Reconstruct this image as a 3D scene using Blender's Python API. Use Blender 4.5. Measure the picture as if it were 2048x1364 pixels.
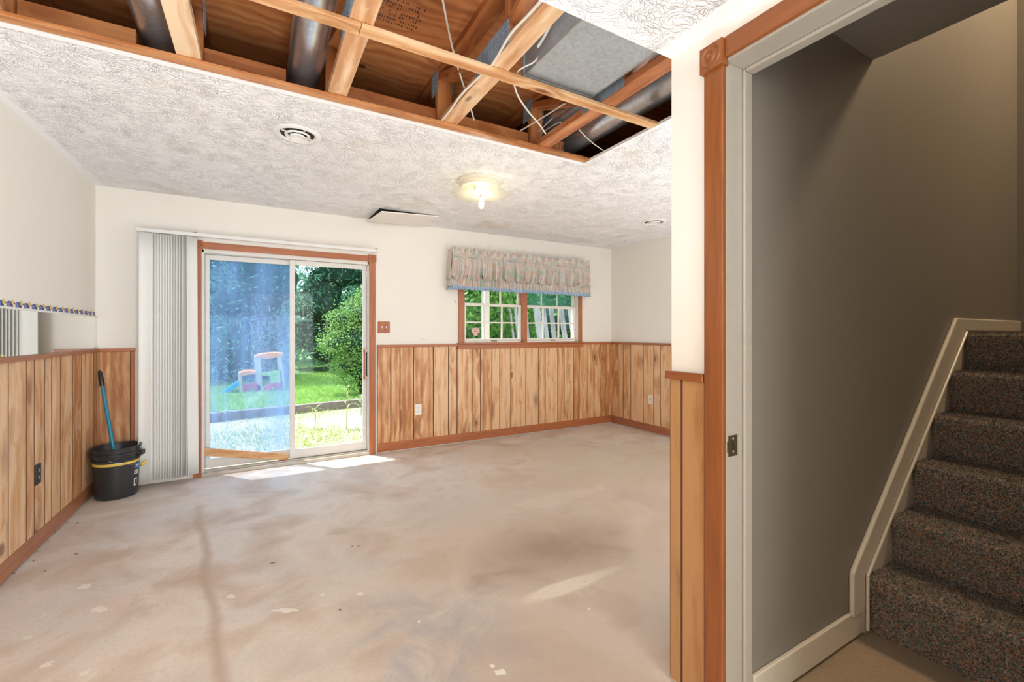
import bpy, bmesh, math, random
import numpy as np
from mathutils import Vector, Matrix

for o in list(bpy.data.objects):
    bpy.data.objects.remove(o, do_unlink=True)
SC = bpy.context.scene
COL = SC.collection
R = math.radians

# ------------------------------------------------------------------ camera, world, sun, lights, exposure
HC = 1.26                       # camera height
FPX, YAW, HOR = 886.0, R(29.76), 666.0
cam_d = bpy.data.cameras.new('camera'); cam = bpy.data.objects.new('camera', cam_d); COL.objects.link(cam)
cam.location = (0, 0, HC); cam.rotation_euler = (R(90), 0, -YAW)
cam_d.sensor_width = 36; cam_d.lens = FPX / 2048 * 36; cam_d.shift_y = -(682 - HOR) / 2048
cam_d.clip_start = 0.02; cam_d.clip_end = 200
SC.camera = cam

W = bpy.data.worlds.new('sky'); SC.world = W; W.use_nodes = True
nt = W.node_tree; bg = nt.nodes['Background']
bg.inputs['Color'].default_value = (0.62, 0.80, 1.0, 1); bg.inputs['Strength'].default_value = 2.4

def lamp(name, kind, loc, power, color=(1, 1, 1), size=None, rot=None, **kw):
    d = bpy.data.lights.new(name, kind); d.energy = power; d.color = color
    if kind == 'AREA':
        d.shape = 'RECTANGLE'; d.size, d.size_y = size
    for k, v in kw.items(): setattr(d, k, v)
    o = bpy.data.objects.new(name, d); COL.objects.link(o); o.location = loc
    if rot: o.rotation_euler = rot
    return o
sun = lamp('sun', 'SUN', (0, 8, 12), 5.0, (1.0, 0.96, 0.88), angle=R(0.6))
sd = Vector((0.23, -0.30, -1.0)).normalized()
sun.rotation_euler = sd.to_track_quat('-Z', 'Y').to_euler()
lamp('fill_front', 'AREA', (0.45, -2.15, 1.25), 62, (.92, 0.97, 1.0), (1.6, 1.9), (R(90), 0, R(36)))  # unseen fill added behind the camera to brighten walls and floor
lamp('fill_side', 'AREA', (3.35, 1.55, 0.05), 24, (.96, 0.98, 1.0), (1.6, 0.75), (R(180), 0, 0))  # added uplight hidden past the partition, brightens the ceiling
lamp('fill_wall', 'AREA', (3.0, 1.16, 1.25), 19, (.92, 0.97, 1.0), (2.3, 2.0), (R(90), 0, 0))  # added fill aimed at the back wall, unseen behind the partition
lamp('fill_low', 'AREA', (0.20, 0.35, 0.30), 39, (.86, 0.94, 1.0), (1.0, 1.3), (0, R(180 - 38), 0))  # unseen tilted uplight added below the camera for ceiling and left wall
ul = lamp('upstairs_light', 'AREA', (4.05, -0.10, 4.5), 56, (1.0, 0.76, 0.50), (0.6, 0.4))
ul.rotation_euler = Vector((-.75, .25, -1.3)).to_track_quat('-Z', 'Y').to_euler()
VS = SC.view_settings
SC.display_settings.display_device = 'sRGB'
VS.view_transform = 'Standard'; VS.look = 'None'; VS.gamma = 1.0; VS.use_curve_mapping = False
VS.exposure = 0.6

# ------------------------------------------------------------------ pixel -> room helpers (used only to lay the room out)
FY, FX = math.cos(YAW), math.sin(YAW)
def ray(u, v):
    k = (u - 1024) / FPX
    return (FX + FY * k, FY - FX * k, (HOR - v) / FPX)
def on_y(u, v, y):
    d = ray(u, v); t = y / d[1]; return Vector((d[0] * t, y, HC + d[2] * t))
def on_x(u, v, x):
    d = ray(u, v); t = x / d[0]; return Vector((x, d[1] * t, HC + d[2] * t))
def on_z(u, v, z):
    d = ray(u, v); t = (z - HC) / d[2]; return Vector((d[0] * t, d[1] * t, z))

# ------------------------------------------------------------------ object helpers
def worldloc(o):
    p = Vector((0, 0, 0))
    while o is not None:
        p = p + Vector(o.location); o = o.parent
    return p
def tag(o, label=None, cat=None, group=None, kind=None):
    if label: o['label'] = label
    if cat: o['category'] = cat
    if group: o['group'] = group
    if kind: o['kind'] = kind
    return o
def thing(name, loc, label=None, cat=None, group=None, kind=None):
    o = bpy.data.objects.new(name, None); o.empty_display_size = 0.05; COL.objects.link(o)
    o.location = loc
    return tag(o, label, cat, group, kind)
class MB:
    def __init__(s): s.v = []; s.f = []; s.m = []; s.mi = 0
    def add(s, vs, fs):
        n = len(s.v); s.v += [tuple(p) for p in vs]; s.f += [tuple(i + n for i in f) for f in fs]; s.m += [s.mi] * len(fs); return s
    def box(s, x0, x1, y0, y1, z0, z1):
        x0, x1 = sorted((x0, x1)); y0, y1 = sorted((y0, y1)); z0, z1 = sorted((z0, z1))
        return s.add([(x0, y0, z0), (x1, y0, z0), (x1, y1, z0), (x0, y1, z0), (x0, y0, z1), (x1, y0, z1), (x1, y1, z1), (x0, y1, z1)],
                     [(3, 2, 1, 0), (4, 5, 6, 7), (0, 1, 5, 4), (1, 2, 6, 5), (2, 3, 7, 6), (3, 0, 4, 7)])
    def prism(s, poly, d):          # poly: planar 3d points, d: extrusion vector
        n = len(poly); d = Vector(d); P = [Vector(p) for p in poly]
        return s.add(P + [p + d for p in P], [tuple(range(n))[::-1], tuple(range(n, 2 * n))] + [(i, (i + 1) % n, (i + 1) % n + n, i + n) for i in range(n)])
    def beam(s, a, b, w, h, up=(0, 0, 1)):
        a, b = Vector(a), Vector(b); d = (b - a).normalized(); up = Vector(up)
        sx = d.cross(up).normalized() * (w / 2); sz = sx.cross(d).normalized() * (h / 2)
        return s.prism([a - sx - sz, a + sx - sz, a + sx + sz, a - sx + sz], b - a)
    def tube(s, pts, r, n=8, cap=True):
        P = [Vector(p) for p in pts]; rs = r if isinstance(r, (list, tuple)) else [r] * len(P)
        base = len(s.v); fs = []; vs = []
        ref = Vector((0, 0, 1)); prev = None
        for i, p in enumerate(P):
            d = (P[min(i + 1, len(P) - 1)] - P[max(i - 1, 0)]).normalized()
            if prev is None:
                a = d.cross(ref if abs(d.dot(ref)) < .95 else Vector((1, 0, 0))).normalized()
            else:
                a = (prev - d * prev.dot(d)).normalized()
            prev = a; b = d.cross(a)
            for j in range(n):
                t = 2 * math.pi * j / n; vs.append(p + (a * math.cos(t) + b * math.sin(t)) * rs[i])
        for i in range(len(P) - 1):
            for j in range(n):
                j2 = (j + 1) % n; fs.append((i * n + j, i * n + j2, (i + 1) * n + j2, (i + 1) * n + j))
        if cap: fs.append(tuple(range(n))[::-1]); fs.append(tuple(range((len(P) - 1) * n, len(P) * n)))
        return s.add(vs, fs)
    def lathe(s, c, prof, n=32, axis='Z', a0=0, a1=2 * math.pi):
        c = Vector(c); vs = []; fs = []; full = abs(a1 - a0 - 2 * math.pi) < 1e-6
        m = n if full else n + 1
        for (r, h) in prof:
            for j in range(m):
                t = a0 + (a1 - a0) * j / n
                p = (r * math.cos(t), r * math.sin(t), h)
                if axis == 'Y': p = (p[0], p[2], p[1])
                if axis == 'X': p = (p[2], p[0], p[1])
                vs.append(c + Vector(p))
        for i in range(len(prof) - 1):
            for j in range(n):
                j2 = (j + 1) % m
                fs.append((i * m + j, i * m + j2, (i + 1) * m + j2, (i + 1) * m + j))
        return s.add(vs, fs)
    def build(s, name, mat, parent=None, origin=None, bevel=0, smooth=False, label=None, cat=None, group=None, kind=None, seg=2):
        V = np.array([tuple(p) for p in s.v], dtype=float)
        if origin is None:
            lo, hi = V.min(0), V.max(0); origin = ((lo[0] + hi[0]) / 2, (lo[1] + hi[1]) / 2, lo[2])
        O = Vector(origin)
        me = bpy.data.meshes.new(name); me.from_pydata([(p[0] - O[0], p[1] - O[1], p[2] - O[2]) for p in s.v], [], s.f)
        mats = mat if isinstance(mat, (list, tuple)) else [mat]
        for m in mats: me.materials.append(m)
        if len(mats) > 1: me.polygons.foreach_set('material_index', s.m)
        bm = bmesh.new(); bm.from_mesh(me); bmesh.ops.recalc_face_normals(bm, faces=bm.faces); bm.to_mesh(me); bm.free()
        if smooth:
            me.polygons.foreach_set('use_smooth', [True] * len(me.polygons)); me.set_sharp_from_angle(angle=R(38))
        o = bpy.data.objects.new(name, me); COL.objects.link(o)
        if parent is not None: o.parent = parent; o.location = O - worldloc(parent)
        else: o.location = O
        if bevel:
            b = o.modifiers.new('bevel', 'BEVEL'); b.width = bevel; b.segments = seg; b.limit_method = 'ANGLE'; b.angle_limit = R(40)
        return tag(o, label, cat, group, kind)
def BX(name, mat, b, parent=None, **kw): return MB().box(*b).build(name, mat, parent, **kw)

# ------------------------------------------------------------------ materials
class NT:
    def __init__(s, name):
        s.m = bpy.data.materials.new(name); s.m.use_nodes = True; s.t = s.m.node_tree; s.b = s.t.nodes['Principled BSDF']
        s.out = s.t.nodes['Material Output']
    def n(s, typ, **kw):
        x = s.t.nodes.new(typ)
        for k, v in kw.items():
            if k.startswith('_'): setattr(x, k[1:], v)
            else:
                key = int(k[1:]) if k[0] == 'i' and k[1:].isdigit() else k.replace('__', ' ')
                s.set(x.inputs[key], v)
        return x
    def set(s, inp, v):
        if hasattr(v, 'is_output') or isinstance(v, bpy.types.NodeSocket): s.t.links.new(v, inp)
        elif isinstance(v, bpy.types.Node): s.t.links.new(v.outputs[0], inp)
        else:
            if isinstance(v, (tuple, list)) and len(v) == 3 and inp.type == 'RGBA': v = (*v, 1)
            inp.default_value = v
    def coord(s, kind='Object'): return s.n('ShaderNodeTexCoord').outputs[kind]
    def world(s): return s.n('ShaderNodeNewGeometry').outputs['Position']
    def rnd(s): return s.n('ShaderNodeObjectInfo').outputs['Random']
    def map(s, vec, scale=(1, 1, 1), loc=(0, 0, 0)):
        return s.n('ShaderNodeMapping', Vector=vec, Scale=scale, Location=loc).outputs[0]
    def math(s, op, a, b=0.0, c=None, clamp=False):
        x = s.n('ShaderNodeMath', _operation=op, _use_clamp=clamp, i0=a, i1=b)
        if c is not None: s.set(x.inputs[2], c)
        return x.outputs[0]
    def noise(s, vec, scale=5, detail=4, rough=.55, dist=0):
        return s.n('ShaderNodeTexNoise', Vector=vec, Scale=scale, Detail=detail, Roughness=rough, Distortion=dist).outputs[0]
    def noisec(s, vec, scale=5, detail=2):
        return s.n('ShaderNodeTexNoise', Vector=vec, Scale=scale, Detail=detail).outputs['Color']
    def voro(s, vec, scale=5, feature='F1', out='Distance', rand=1.0):
        x = s.n('ShaderNodeTexVoronoi', _feature=feature, Vector=vec, Scale=scale, Randomness=rand); return x.outputs[out]
    def ramp(s, fac, stops, interp='LINEAR'):
        x = s.n('ShaderNodeValToRGB', Fac=fac); x.color_ramp.interpolation = interp; e = x.color_ramp.elements
        while len(e) < len(stops): e.new(0.5)
        for el, (p, c) in zip(e, stops):
            el.position = p; el.color = (*c, 1) if len(c) == 3 else c
        return x.outputs[0]
    def rampv(s, fac, a, b): return s.n('ShaderNodeMapRange', _clamp=True, Value=fac, From__Min=a, From__Max=b).outputs[0]
    def mix(s, f, a, b, mode='MIX'):
        x = s.n('ShaderNodeMix', _data_type='RGBA', _blend_type=mode); s.set(x.inputs[0], f); s.set(x.inputs[6], a); s.set(x.inputs[7], b); return x.outputs[2]
    def add(s, a, b):
        return s.n('ShaderNodeVectorMath', _operation='ADD', i0=a, i1=b).outputs[0]
    def scalev(s, a, f):
        x = s.n('ShaderNodeVectorMath', _operation='SCALE', i0=a); s.set(x.inputs['Scale'], f); return x.outputs[0]
    def sep(s, v):
        x = s.n('ShaderNodeSeparateXYZ', Vector=v); return x.outputs
    def comb(s, x, y, z): return s.n('ShaderNodeCombineXYZ', X=x, Y=y, Z=z).outputs[0]
    def bump(s, h, strength=.3, dist=.01, normal=None):
        x = s.n('ShaderNodeBump', Height=h, Strength=strength, Distance=dist)
        s.t.links.new(x.outputs[0], s.b.inputs['Normal']); return x
    def P(s, color=None, rough=.5, metal=0, **kw):
        if color is not None: s.set(s.b.inputs['Base Color'], color)
        s.set(s.b.inputs['Roughness'], rough); s.set(s.b.inputs['Metallic'], metal)
        for k, v in kw.items(): s.set(s.b.inputs[k.replace('__', ' ')], v)
        return s.m

def plain(name, c, rough=.5, metal=0, var=.06, bump=0, scale=30, **kw):
    t = NT(name); p = t.coord()
    n = t.noise(p, scale, 3)
    col = t.mix(n, tuple(x * (1 - var) for x in c), tuple(min(1, x * (1 + var)) for x in c))
    if bump: t.bump(n, bump, .003)
    return t.P(col, rough, metal, **kw)

def m_pine(name, light, mid, dark, axis='Z', knots=True, gloss=.42):
    t = NT(name); p = t.coord(); r = t.rnd()
    off = t.comb(t.math('MULTIPLY', r, 37.0), t.math('MULTIPLY', r, 91.0), t.math('MULTIPLY', r, 53.0))
    p0 = t.add(p, off)
    sc = {'Z': (1, 1, .16), 'Y': (1, .16, 1), 'X': (.16, 1, 1)}[axis]
    q = t.map(p0, sc)
    warp = t.noise(q, 9, 2)
    # knots
    kv = t.map(p0, {'Z': (7, 3, 2.6), 'Y': (7, 2.6, 7), 'X': (2.6, 7, 7)}[axis])
    kd = t.voro(kv, 1.0)
    near = t.math('SUBTRACT', 1.0, t.rampv(kd, .05, .42))
    q2 = t.add(q, t.scalev(t.noisec(p0, 6), t.math('MULTIPLY', near, .10) if knots else .015))
    g = t.noise(q2, 17, 5, .6, .3); fine = t.noise(t.map(p0, tuple(x if x < 1 else 6 for x in sc)), 45, 3)
    rings = t.n('ShaderNodeTexWave', _wave_type='BANDS', _bands_direction='X' if axis != 'X' else 'Y', Vector=q2, Scale=5, Distortion=5, Detail=2).outputs[1]
    f = t.math('ADD', t.math('MULTIPLY', g, .88), t.math('MULTIPLY', rings, .12))
    tone = t.math('ADD', f, t.math('MULTIPLY', t.math('SUBTRACT', r, .5), .26))
    col = t.ramp(tone, [(.38, light), (.52, mid), (.70, dark)])
    col = t.mix(t.math('MULTIPLY', fine, .22), col, tuple(x * .62 for x in mid), 'MIX')
    if knots:
        kc = t.math('MULTIPLY', near, t.rampv(warp, .42, .62))
        col = t.mix(t.math('MULTIPLY', kc, .8), col, tuple(x * .5 for x in dark))
        dot = t.math('SUBTRACT', 1.0, t.rampv(kd, .07, .12))
        col = t.mix(t.math('MULTIPLY', dot, .75), col, (dark[0] * .32, dark[1] * .26, dark[2] * .25))
    t.bump(fine, .15, .001)
    return t.P(col, gloss)

PINE = m_pine('knotty_pine', (.82, .55, .325), (.68, .365, .17), (.42, .165, .055))
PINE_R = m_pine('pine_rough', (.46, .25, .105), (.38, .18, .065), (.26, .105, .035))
LUMBER_Y = m_pine('lumber_y', (.86, .64, .42), (.74, .47, .26), (.55, .26, .11), 'Y')
LUMBER_O = m_pine('lumber_orange', (.52, .22, .075), (.42, .15, .045), (.26, .075, .02), 'Y')
LUMBER_R = m_pine('lumber_red', (.62, .28, .13), (.5, .19, .075), (.32, .1, .035), 'Y')
LUMBER_X = m_pine('lumber_x', (.80, .55, .32), (.68, .38, .17), (.5, .2, .07), 'X')
LUMBER_XO = m_pine('lumber_x_orange', (.60, .27, .10), (.48, .18, .055), (.30, .09, .025), 'X')
LUMBER_Z = m_pine('lumber_z', (.52, .22, .075), (.42, .15, .045), (.26, .075, .02), 'Z')

def m_trim(name, c, axis='Z'):
    t = NT(name); p = t.coord(); q = t.map(p, {'Z': (1, 1, .06), 'Y': (1, .06, 1), 'X': (.06, 1, 1)}[axis])
    g = t.noise(q, 60, 4, .6); w = t.noise(p, 4, 3)
    col = t.ramp(g, [(.3, tuple(x * 1.15 for x in c)), (.7, tuple(x * .72 for x in c))])
    col = t.mix(t.math('MULTIPLY', w, .35), col, tuple(x * .8 for x in c))
    t.bump(g, .08, .001)
    return t.P(col, .34)
TRIM_Z = m_trim('stained_trim', (.46, .155, .06)); TRIM_X = m_trim('stained_trim_x', (.46, .155, .06), 'X'); TRIM_Y = m_trim('stained_trim_y', (.40, .15, .07), 'Y')
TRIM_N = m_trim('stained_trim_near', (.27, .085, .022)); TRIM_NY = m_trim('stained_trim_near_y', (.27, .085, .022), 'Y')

def m_wall():
    t = NT('wall_paint'); p = t.world(); n = t.noise(p, 1.3, 4); s = t.noise(p, 160, 2)
    col = t.mix(n, (.83, .785, .715), (.86, .83, .77))
    v = t.voro(p, 3.2); spot = t.math('SUBTRACT', 1.0, t.rampv(v, .008, .018))
    col = t.mix(t.math('MULTIPLY', spot, .35), col, (.35, .3, .25))
    t.bump(s, .05, .002); return t.P(col, .6)
WALL = m_wall()
def m_grey():
    t = NT('taupe_paint'); p = t.world(); n = t.noise(p, 1.2, 3)
    col = t.mix(n, (.205, .185, .155), (.225, .20, .168)); t.bump(t.noise(p, 220, 2), .05, .002); return t.P(col, .5)
GREY = m_grey()
def m_ceil():
    t = NT('stomp_ceiling'); p = t.world(); s = t.sep(p)
    q = t.add(t.map(p, (1, 1, 0)), t.scalev(t.noisec(t.map(p, (1, 1, 0)), 7, 2), .16))
    ang = t.noise(t.map(p, (1, 1, 0)), 2.5, 1)
    q = t.add(q, t.scalev(t.noisec(p, 45, 1), .012))
    c1 = t.voro(t.map(q, (1.0, 1.7, 0)), 44, 'DISTANCE_TO_EDGE'); c2 = t.voro(t.map(q, (1.6, 1.0, 0), (3, 5, 0)), 48, 'DISTANCE_TO_EDGE')
    e1 = t.math('SUBTRACT', 1.0, t.rampv(c1, .0, .13)); e2 = t.math('SUBTRACT', 1.0, t.rampv(c2, .0, .13))
    sel = t.rampv(t.noise(p, 8, 2), .44, .56)
    e = t.math('ADD', t.math('MULTIPLY', e1, sel), t.math('MULTIPLY', e2, t.math('SUBTRACT', 1.0, sel)))
    dens = t.noise(p, 6, 3)
    h = t.math('POWER', e, 1.5)
    # smooth taped bands by the walls and the cut
    m1 = t.rampv(s[0], -1.10, -1.07)
    m3 = t.rampv(t.math('ABSOLUTE', t.math('SUBTRACT', s[1], 2.44)), .018, .026)
    m3 = t.math('MAXIMUM', m3, t.math('GREATER_THAN', s[0], 1.99))
    low = t.math('LESS_THAN', s[2], 2.3)
    m4 = t.math('SUBTRACT', 1.0, t.math('MULTIPLY', low, t.rampv(s[0], 1.215, 1.235)))
    m = t.math('MULTIPLY', t.math('MULTIPLY', m1, m3), m4)
    m = t.math('MULTIPLY', m, t.rampv(dens, .10, .55))
    dome = t.math('ADD', t.math('MULTIPLY', t.voro(t.map(q, (1.0, 1.7, 0)), 44), sel), t.math('MULTIPLY', t.voro(t.map(q, (1.6, 1.0, 0), (3, 5, 0)), 48), t.math('SUBTRACT', 1.0, sel)))
    hh = t.math('SUBTRACT', 1.0, t.math('MULTIPLY', t.math('ADD', t.math('MULTIPLY', h, .35), t.math('MULTIPLY', dome, 1.0)), m))
    t.bump(hh, 1.0, .0065)
    crease_shade = t.rampv(h, .55, .97)  # relief shade of the creases, put into the ceiling colour
    stain = t.noise(p, 2.2, 3)
    col = t.mix(t.math('MULTIPLY', t.math('MULTIPLY', crease_shade, m), .42), (.92, .92, .92), (.40, .38, .35))
    col = t.mix(t.rampv(stain, .60, .78), col, (.80, .74, .66))
    return t.P(col, .75)
CEIL = m_ceil()
WHITE = plain('white_paint', (.80, .79, .76), .45); DRY = plain('drywall_edge', (.85, .84, .82), .8)
CREAM = plain('cream_trim', (.38, .345, .29), .32); CREAM2 = plain('cream_skirt', (.56, .50, .40), .35)
SASH = plain('sash_white', (.82, .77, .68), .4); ALU = plain('aluminium_frame', (.74, .72, .68), .4, .0, .12, 0, 8)
ALUD = plain('dirty_track', (.50, .46, .40), .5, .2, .3, .1, 18)
def m_vinyl():
    t = NT('blind_vinyl'); p = t.P((.90, .90, .87), .4); tl = t.n('ShaderNodeBsdfTranslucent', Color=(.84, .84, .80))
    m = t.n('ShaderNodeMixShader', i0=.14, i1=t.b.outputs[0], i2=tl.outputs[0]); t.t.links.new(m.outputs[0], t.out.inputs[0]); return t.m
BLIND = m_vinyl()
BLACK = plain('black_plastic', (.018, .018, .02), .28); BLK2 = plain('dark_gap', (.02, .015, .012), .9)
BUCK = plain('bucket_plastic', (.028, .03, .033), .3, var=.2, scale=6); BLUEIN = plain('bucket_inside', (.01, .03, .06), .4)
TEAL = plain('teal_handle', (.01, .22, .36), .35); YEL = plain('yellow_tape', (.78, .55, .10), .5); STEEL = plain('steel', (.6, .6, .6), .3, .9)
BRASS = plain('aged_brass', (.22, .17, .08), .35, .8, .4, .1, 60)
IVORY = plain('ivory_plastic', (.82, .76, .62), .4); IVW = plain('white_plastic', (.85, .84, .80), .35)
BLUE = plain('blue_print', (.03, .22, .62), .4)
def m_galv(name, c=(.50, .52, .54), rough=.34, metal=.85, rv=.08):
    t = NT(name); p = t.coord(); v = t.voro(p, 70, 'F1', 'Color'); n = t.noise(p, 9, 4)
    b = t.n('ShaderNodeSeparateColor', i0=v).outputs[0]
    col = t.mix(n, tuple(x * .72 for x in c), c); col = t.mix(t.math('MULTIPLY', b, .35), col, tuple(min(1, x * 1.35) for x in c))
    r = t.math('ADD', rough, t.math('MULTIPLY', n, rv))
    return t.P(col, r, metal)
GALV = m_galv('galvanised', (.46, .50, .52), .45, .45, .2); GALVD = m_galv('duct_round', (.66, .68, .70), .27, .9, .02); PLATE = m_galv('truss_plate', (.30, .38, .45), .45, .35)
def m_ply():
    t = NT('plywood'); p = t.world(); q = t.map(p, (.22, 1.6, 1))
    w = t.scalev(t.noisec(p, 3, 2), .35)
    g = t.n('ShaderNodeTexWave', _bands_direction='Y', Vector=t.add(q, w), Scale=3.0, Distortion=9, Detail=3).outputs[1]
    n = t.noise(t.add(t.map(p, (.16, 1.3, 1)), t.scalev(w, .5)), 9, 6, .65)
    col = t.ramp(t.math('ADD', t.math('MULTIPLY', g, .18), t.math('MULTIPLY', n, .82)), [(.25, (.58, .27, .10)), (.5, (.46, .17, .055)), (.75, (.28, .09, .03))])
    kd = t.voro(t.map(p, (1.0, 1.35, 0)), 2.6); k = t.math('SUBTRACT', 1.0, t.rampv(kd, .055, .075))
    col = t.mix(t.math('MULTIPLY', k, .85), col, (.07, .022, .012))
    return t.P(col, .5)
PLY = m_ply()
def m_conc():
    t = NT('concrete_floor'); p = t.world(); s = t.sep(p)
    big = t.noise(p, 1.1, 6, .6, .6); mid = t.noise(t.map(p, (1, 1, 1), (4, 2, 0)), 2.4, 6, .56, .5); fine = t.noise(p, 60, 4, .7)
    col = t.ramp(big, [(.33, (.62, .50, .39)), (.47, (.76, .665, .575)), (.60, (.68, .63, .575))])
    col = t.mix(t.math('MULTIPLY', t.rampv(mid, .45, .66), .85), col, (.53, .39, .285))
    pk = t.noise(t.map(p, (1, 1, 1), (9, 1, 0)), 2.1, 5, .6)
    col = t.mix(t.math('MULTIPLY', t.rampv(pk, .56, .68), .7), col, (.72, .56, .47))
    gr = t.noise(t.map(p, (1, 1, 1), (1, 7, 3)), 2.6, 6, .7, 1.0)
    def blob(cx, cy, rx, ry, a=0.35):
        dx = t.math('DIVIDE', t.math('SUBTRACT', s[0], cx), rx); dy = t.math('DIVIDE', t.math('SUBTRACT', s[1], cy), ry)
        d = t.math('SQRT', t.math('ADD', t.math('MULTIPLY', dx, dx), t.math('MULTIPLY', dy, dy)))
        d = t.math('ADD', d, t.math('MULTIPLY', t.math('SUBTRACT', mid, .5), 2.2))
        return t.math('SUBTRACT', 1.0, t.rampv(d, 1.0 - a, 1.0 + a * .4))
    col = t.mix(t.math('MULTIPLY', blob(2.1, 2.3, 1.7, 1.3, .6), .62), col, (.49, .34, .23))
    col = t.mix(t.math('MULTIPLY', blob(.3, 1.2, .9, .7, .8), .30), col, (.50, .37, .28))
    col = t.mix(t.math('MULTIPLY', blob(.62, 1.75, .36, .42, .7), t.rampv(gr, .40, .60)), col, (.40, .37, .36))
    col = t.mix(t.math('MULTIPLY', blob(1.45, 2.15, .50, .34, .7), .8), col, (.29, .19, .13))
    col = t.mix(t.math('MULTIPLY', blob(1.0, 1.35, .42, .40, .9), .45), col, (.40, .28, .20))
    col = t.mix(t.math('MULTIPLY', blob(3.0, 3.3, .95, .55, .25), .55), col, (.56, .45, .31))
    col = t.mix(t.math('MULTIPLY', blob(2.5, 4.0, .9, .30, .8), .5), col, (.55, .40, .27))
    col = t.mix(t.math('MULTIPLY', blob(1.35, 1.78, .30, .05, .3), .9), col, (.74, .63, .48))
    col = t.mix(t.math('MULTIPLY', blob(2.0, 2.75, .5, .10, .3), .3), col, (.74, .63, .48))
    # trowel ridge
    dx = t.math('ADD', s[0], t.math('ADD', .125, t.math('MULTIPLY', .13, t.math('SUBTRACT', s[1], 1.98))))
    dx = t.math('ADD', dx, t.math('MULTIPLY', t.math('SUBTRACT', mid, .5), .10))
    rg = t.math('MULTIPLY', t.math('SUBTRACT', 1.0, t.rampv(t.math('ABSOLUTE', dx), .004, .035)), t.math('SUBTRACT', 1.0, t.rampv(s[1], 3.6, 4.1)))
    col = t.mix(t.math('MULTIPLY', rg, .7), col, (.46, .33, .24))
    # the stairwell's floor is a darker brown
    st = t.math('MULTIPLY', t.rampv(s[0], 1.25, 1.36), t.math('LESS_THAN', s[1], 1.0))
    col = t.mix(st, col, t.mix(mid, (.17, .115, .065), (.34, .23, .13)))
    col = t.mix(t.math('MULTIPLY', t.rampv(fine, .35, .75), .30), col, (.40, .34, .30))
    sp = t.voro(p, 16); col = t.mix(t.math('MULTIPLY', t.math('SUBTRACT', 1.0, t.rampv(sp, .05, .09)), .35), col, (.33, .26, .2))
    t.bump(t.math('ADD', t.math('MULTIPLY', fine, .25), mid), .18, .012)
    return t.P(col, t.math('ADD', .48, t.math('MULTIPLY', mid, .3)))
CONC = m_conc()
def m_glass(name, tint=(1, 1, 1), film=None, ffac=0.0):
    t = NT(name); nt = t.t
    tr = t.n('ShaderNodeBsdfTransparent', Color=tint); gl = t.n('ShaderNodeBsdfGlossy', Color=(.9, .95, 1), Roughness=.02)
    lw = t.n('ShaderNodeLayerWeight', Blend=.5); fr = t.math('ADD', .006, t.math('MULTIPLY', .6, t.math('POWER', lw.outputs['Facing'], 5.0)))
    mx = t.n('ShaderNodeMixShader', i0=fr, i1=tr.outputs[0], i2=gl.outputs[0])
    last = mx
    if film:
        p = t.coord(); n = t.noise(t.map(p, (3, 1, .35)), 2.2, 5, .6); sp = t.voro(t.map(p, (1, 1, .5)), 22)
        s2 = t.math('SUBTRACT', 1.0, t.rampv(sp, .06, .14)); n2 = t.noise(p, 3.5, 3)
        f = t.math('MULTIPLY', t.rampv(n, .25, .75), ffac)
        f = t.math('ADD', f, t.math('MULTIPLY', t.math('MULTIPLY', s2, t.rampv(n2, .5, .6)), .35), clamp=True)
        df = t.n('ShaderNodeBsdfDiffuse', Color=film); tl = t.n('ShaderNodeBsdfTranslucent', Color=film)
        m2 = t.n('ShaderNodeMixShader', i0=.6, i1=df.outputs[0], i2=tl.outputs[0])
        last = t.n('ShaderNodeMixShader', i0=f, i1=mx.outputs[0], i2=m2.outputs[0])
    nt.links.new(last.outputs[0], t.out.inputs[0]); return t.m
GLASS = m_glass('clear_glass'); SKYVEIL = m_glass('sky_veil_glass', (.80, .88, 1.0), (.42, .62, 1.0), .42); SCREEN = m_glass('window_screen', (.62, .80, .74), (.22, .42, .36), .35)  # hazy pane: sky reflection put into a blue film colour, along with dirt
def m_disc():
    t = NT('frosted_disc'); tr = t.n('ShaderNodeBsdfTransparent', Color=(.95, .95, .9)); df = t.n('ShaderNodeBsdfTranslucent', Color=(.62, .60, .48))
    d2 = t.n('ShaderNodeBsdfDiffuse', Color=(.9, .9, .8)); a = t.n('ShaderNodeMixShader', i0=.4, i1=df.outputs[0], i2=d2.outputs[0])
    m = t.n('ShaderNodeMixShader', i0=.30, i1=tr.outputs[0], i2=a.outputs[0]); t.t.links.new(m.outputs[0], t.out.inputs[0]); return t.m
DISC = m_disc()
MIRROR = plain('mirror', (.86, .88, .86), .02, 1.0, 0)
def emis(name, c, s):
    t = NT(name); t.set(t.b.inputs['Emission Color'], c); t.set(t.b.inputs['Emission Strength'], s); return t.P(c, .4)
BULB = emis('lit_bulb', (1, .95, .86), 5)
def m_fabric(name='valance_fabric'):
    t = NT(name); p = t.world(); n = t.noise(p, 13, 3, .6, .6); n2 = t.noise(t.map(p, (1, 1, 1), (3, 3, 3)), 17, 3); n3 = t.noise(t.map(p, (1, 1, 1), (8, 1, 5)), 10, 3)
    col = t.ramp(n, [(.36, (.50, .51, .55)), (.46, (.66, .62, .56)), (.56, (.68, .57, .48)), (.66, (.60, .59, .56))])
    col = t.mix(t.rampv(n2, .54, .62), col, (.64, .47, .40)); col = t.mix(t.rampv(n3, .55, .63), col, (.48, .55, .47))
    t.bump(t.noise(p, 300, 2), .1, .001)
    return t.P(col, .8)
FABRIC = m_fabric(); FTRIM = plain('blue_ruffle', (.42, .54, .68), .8, var=.45, scale=60)
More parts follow.
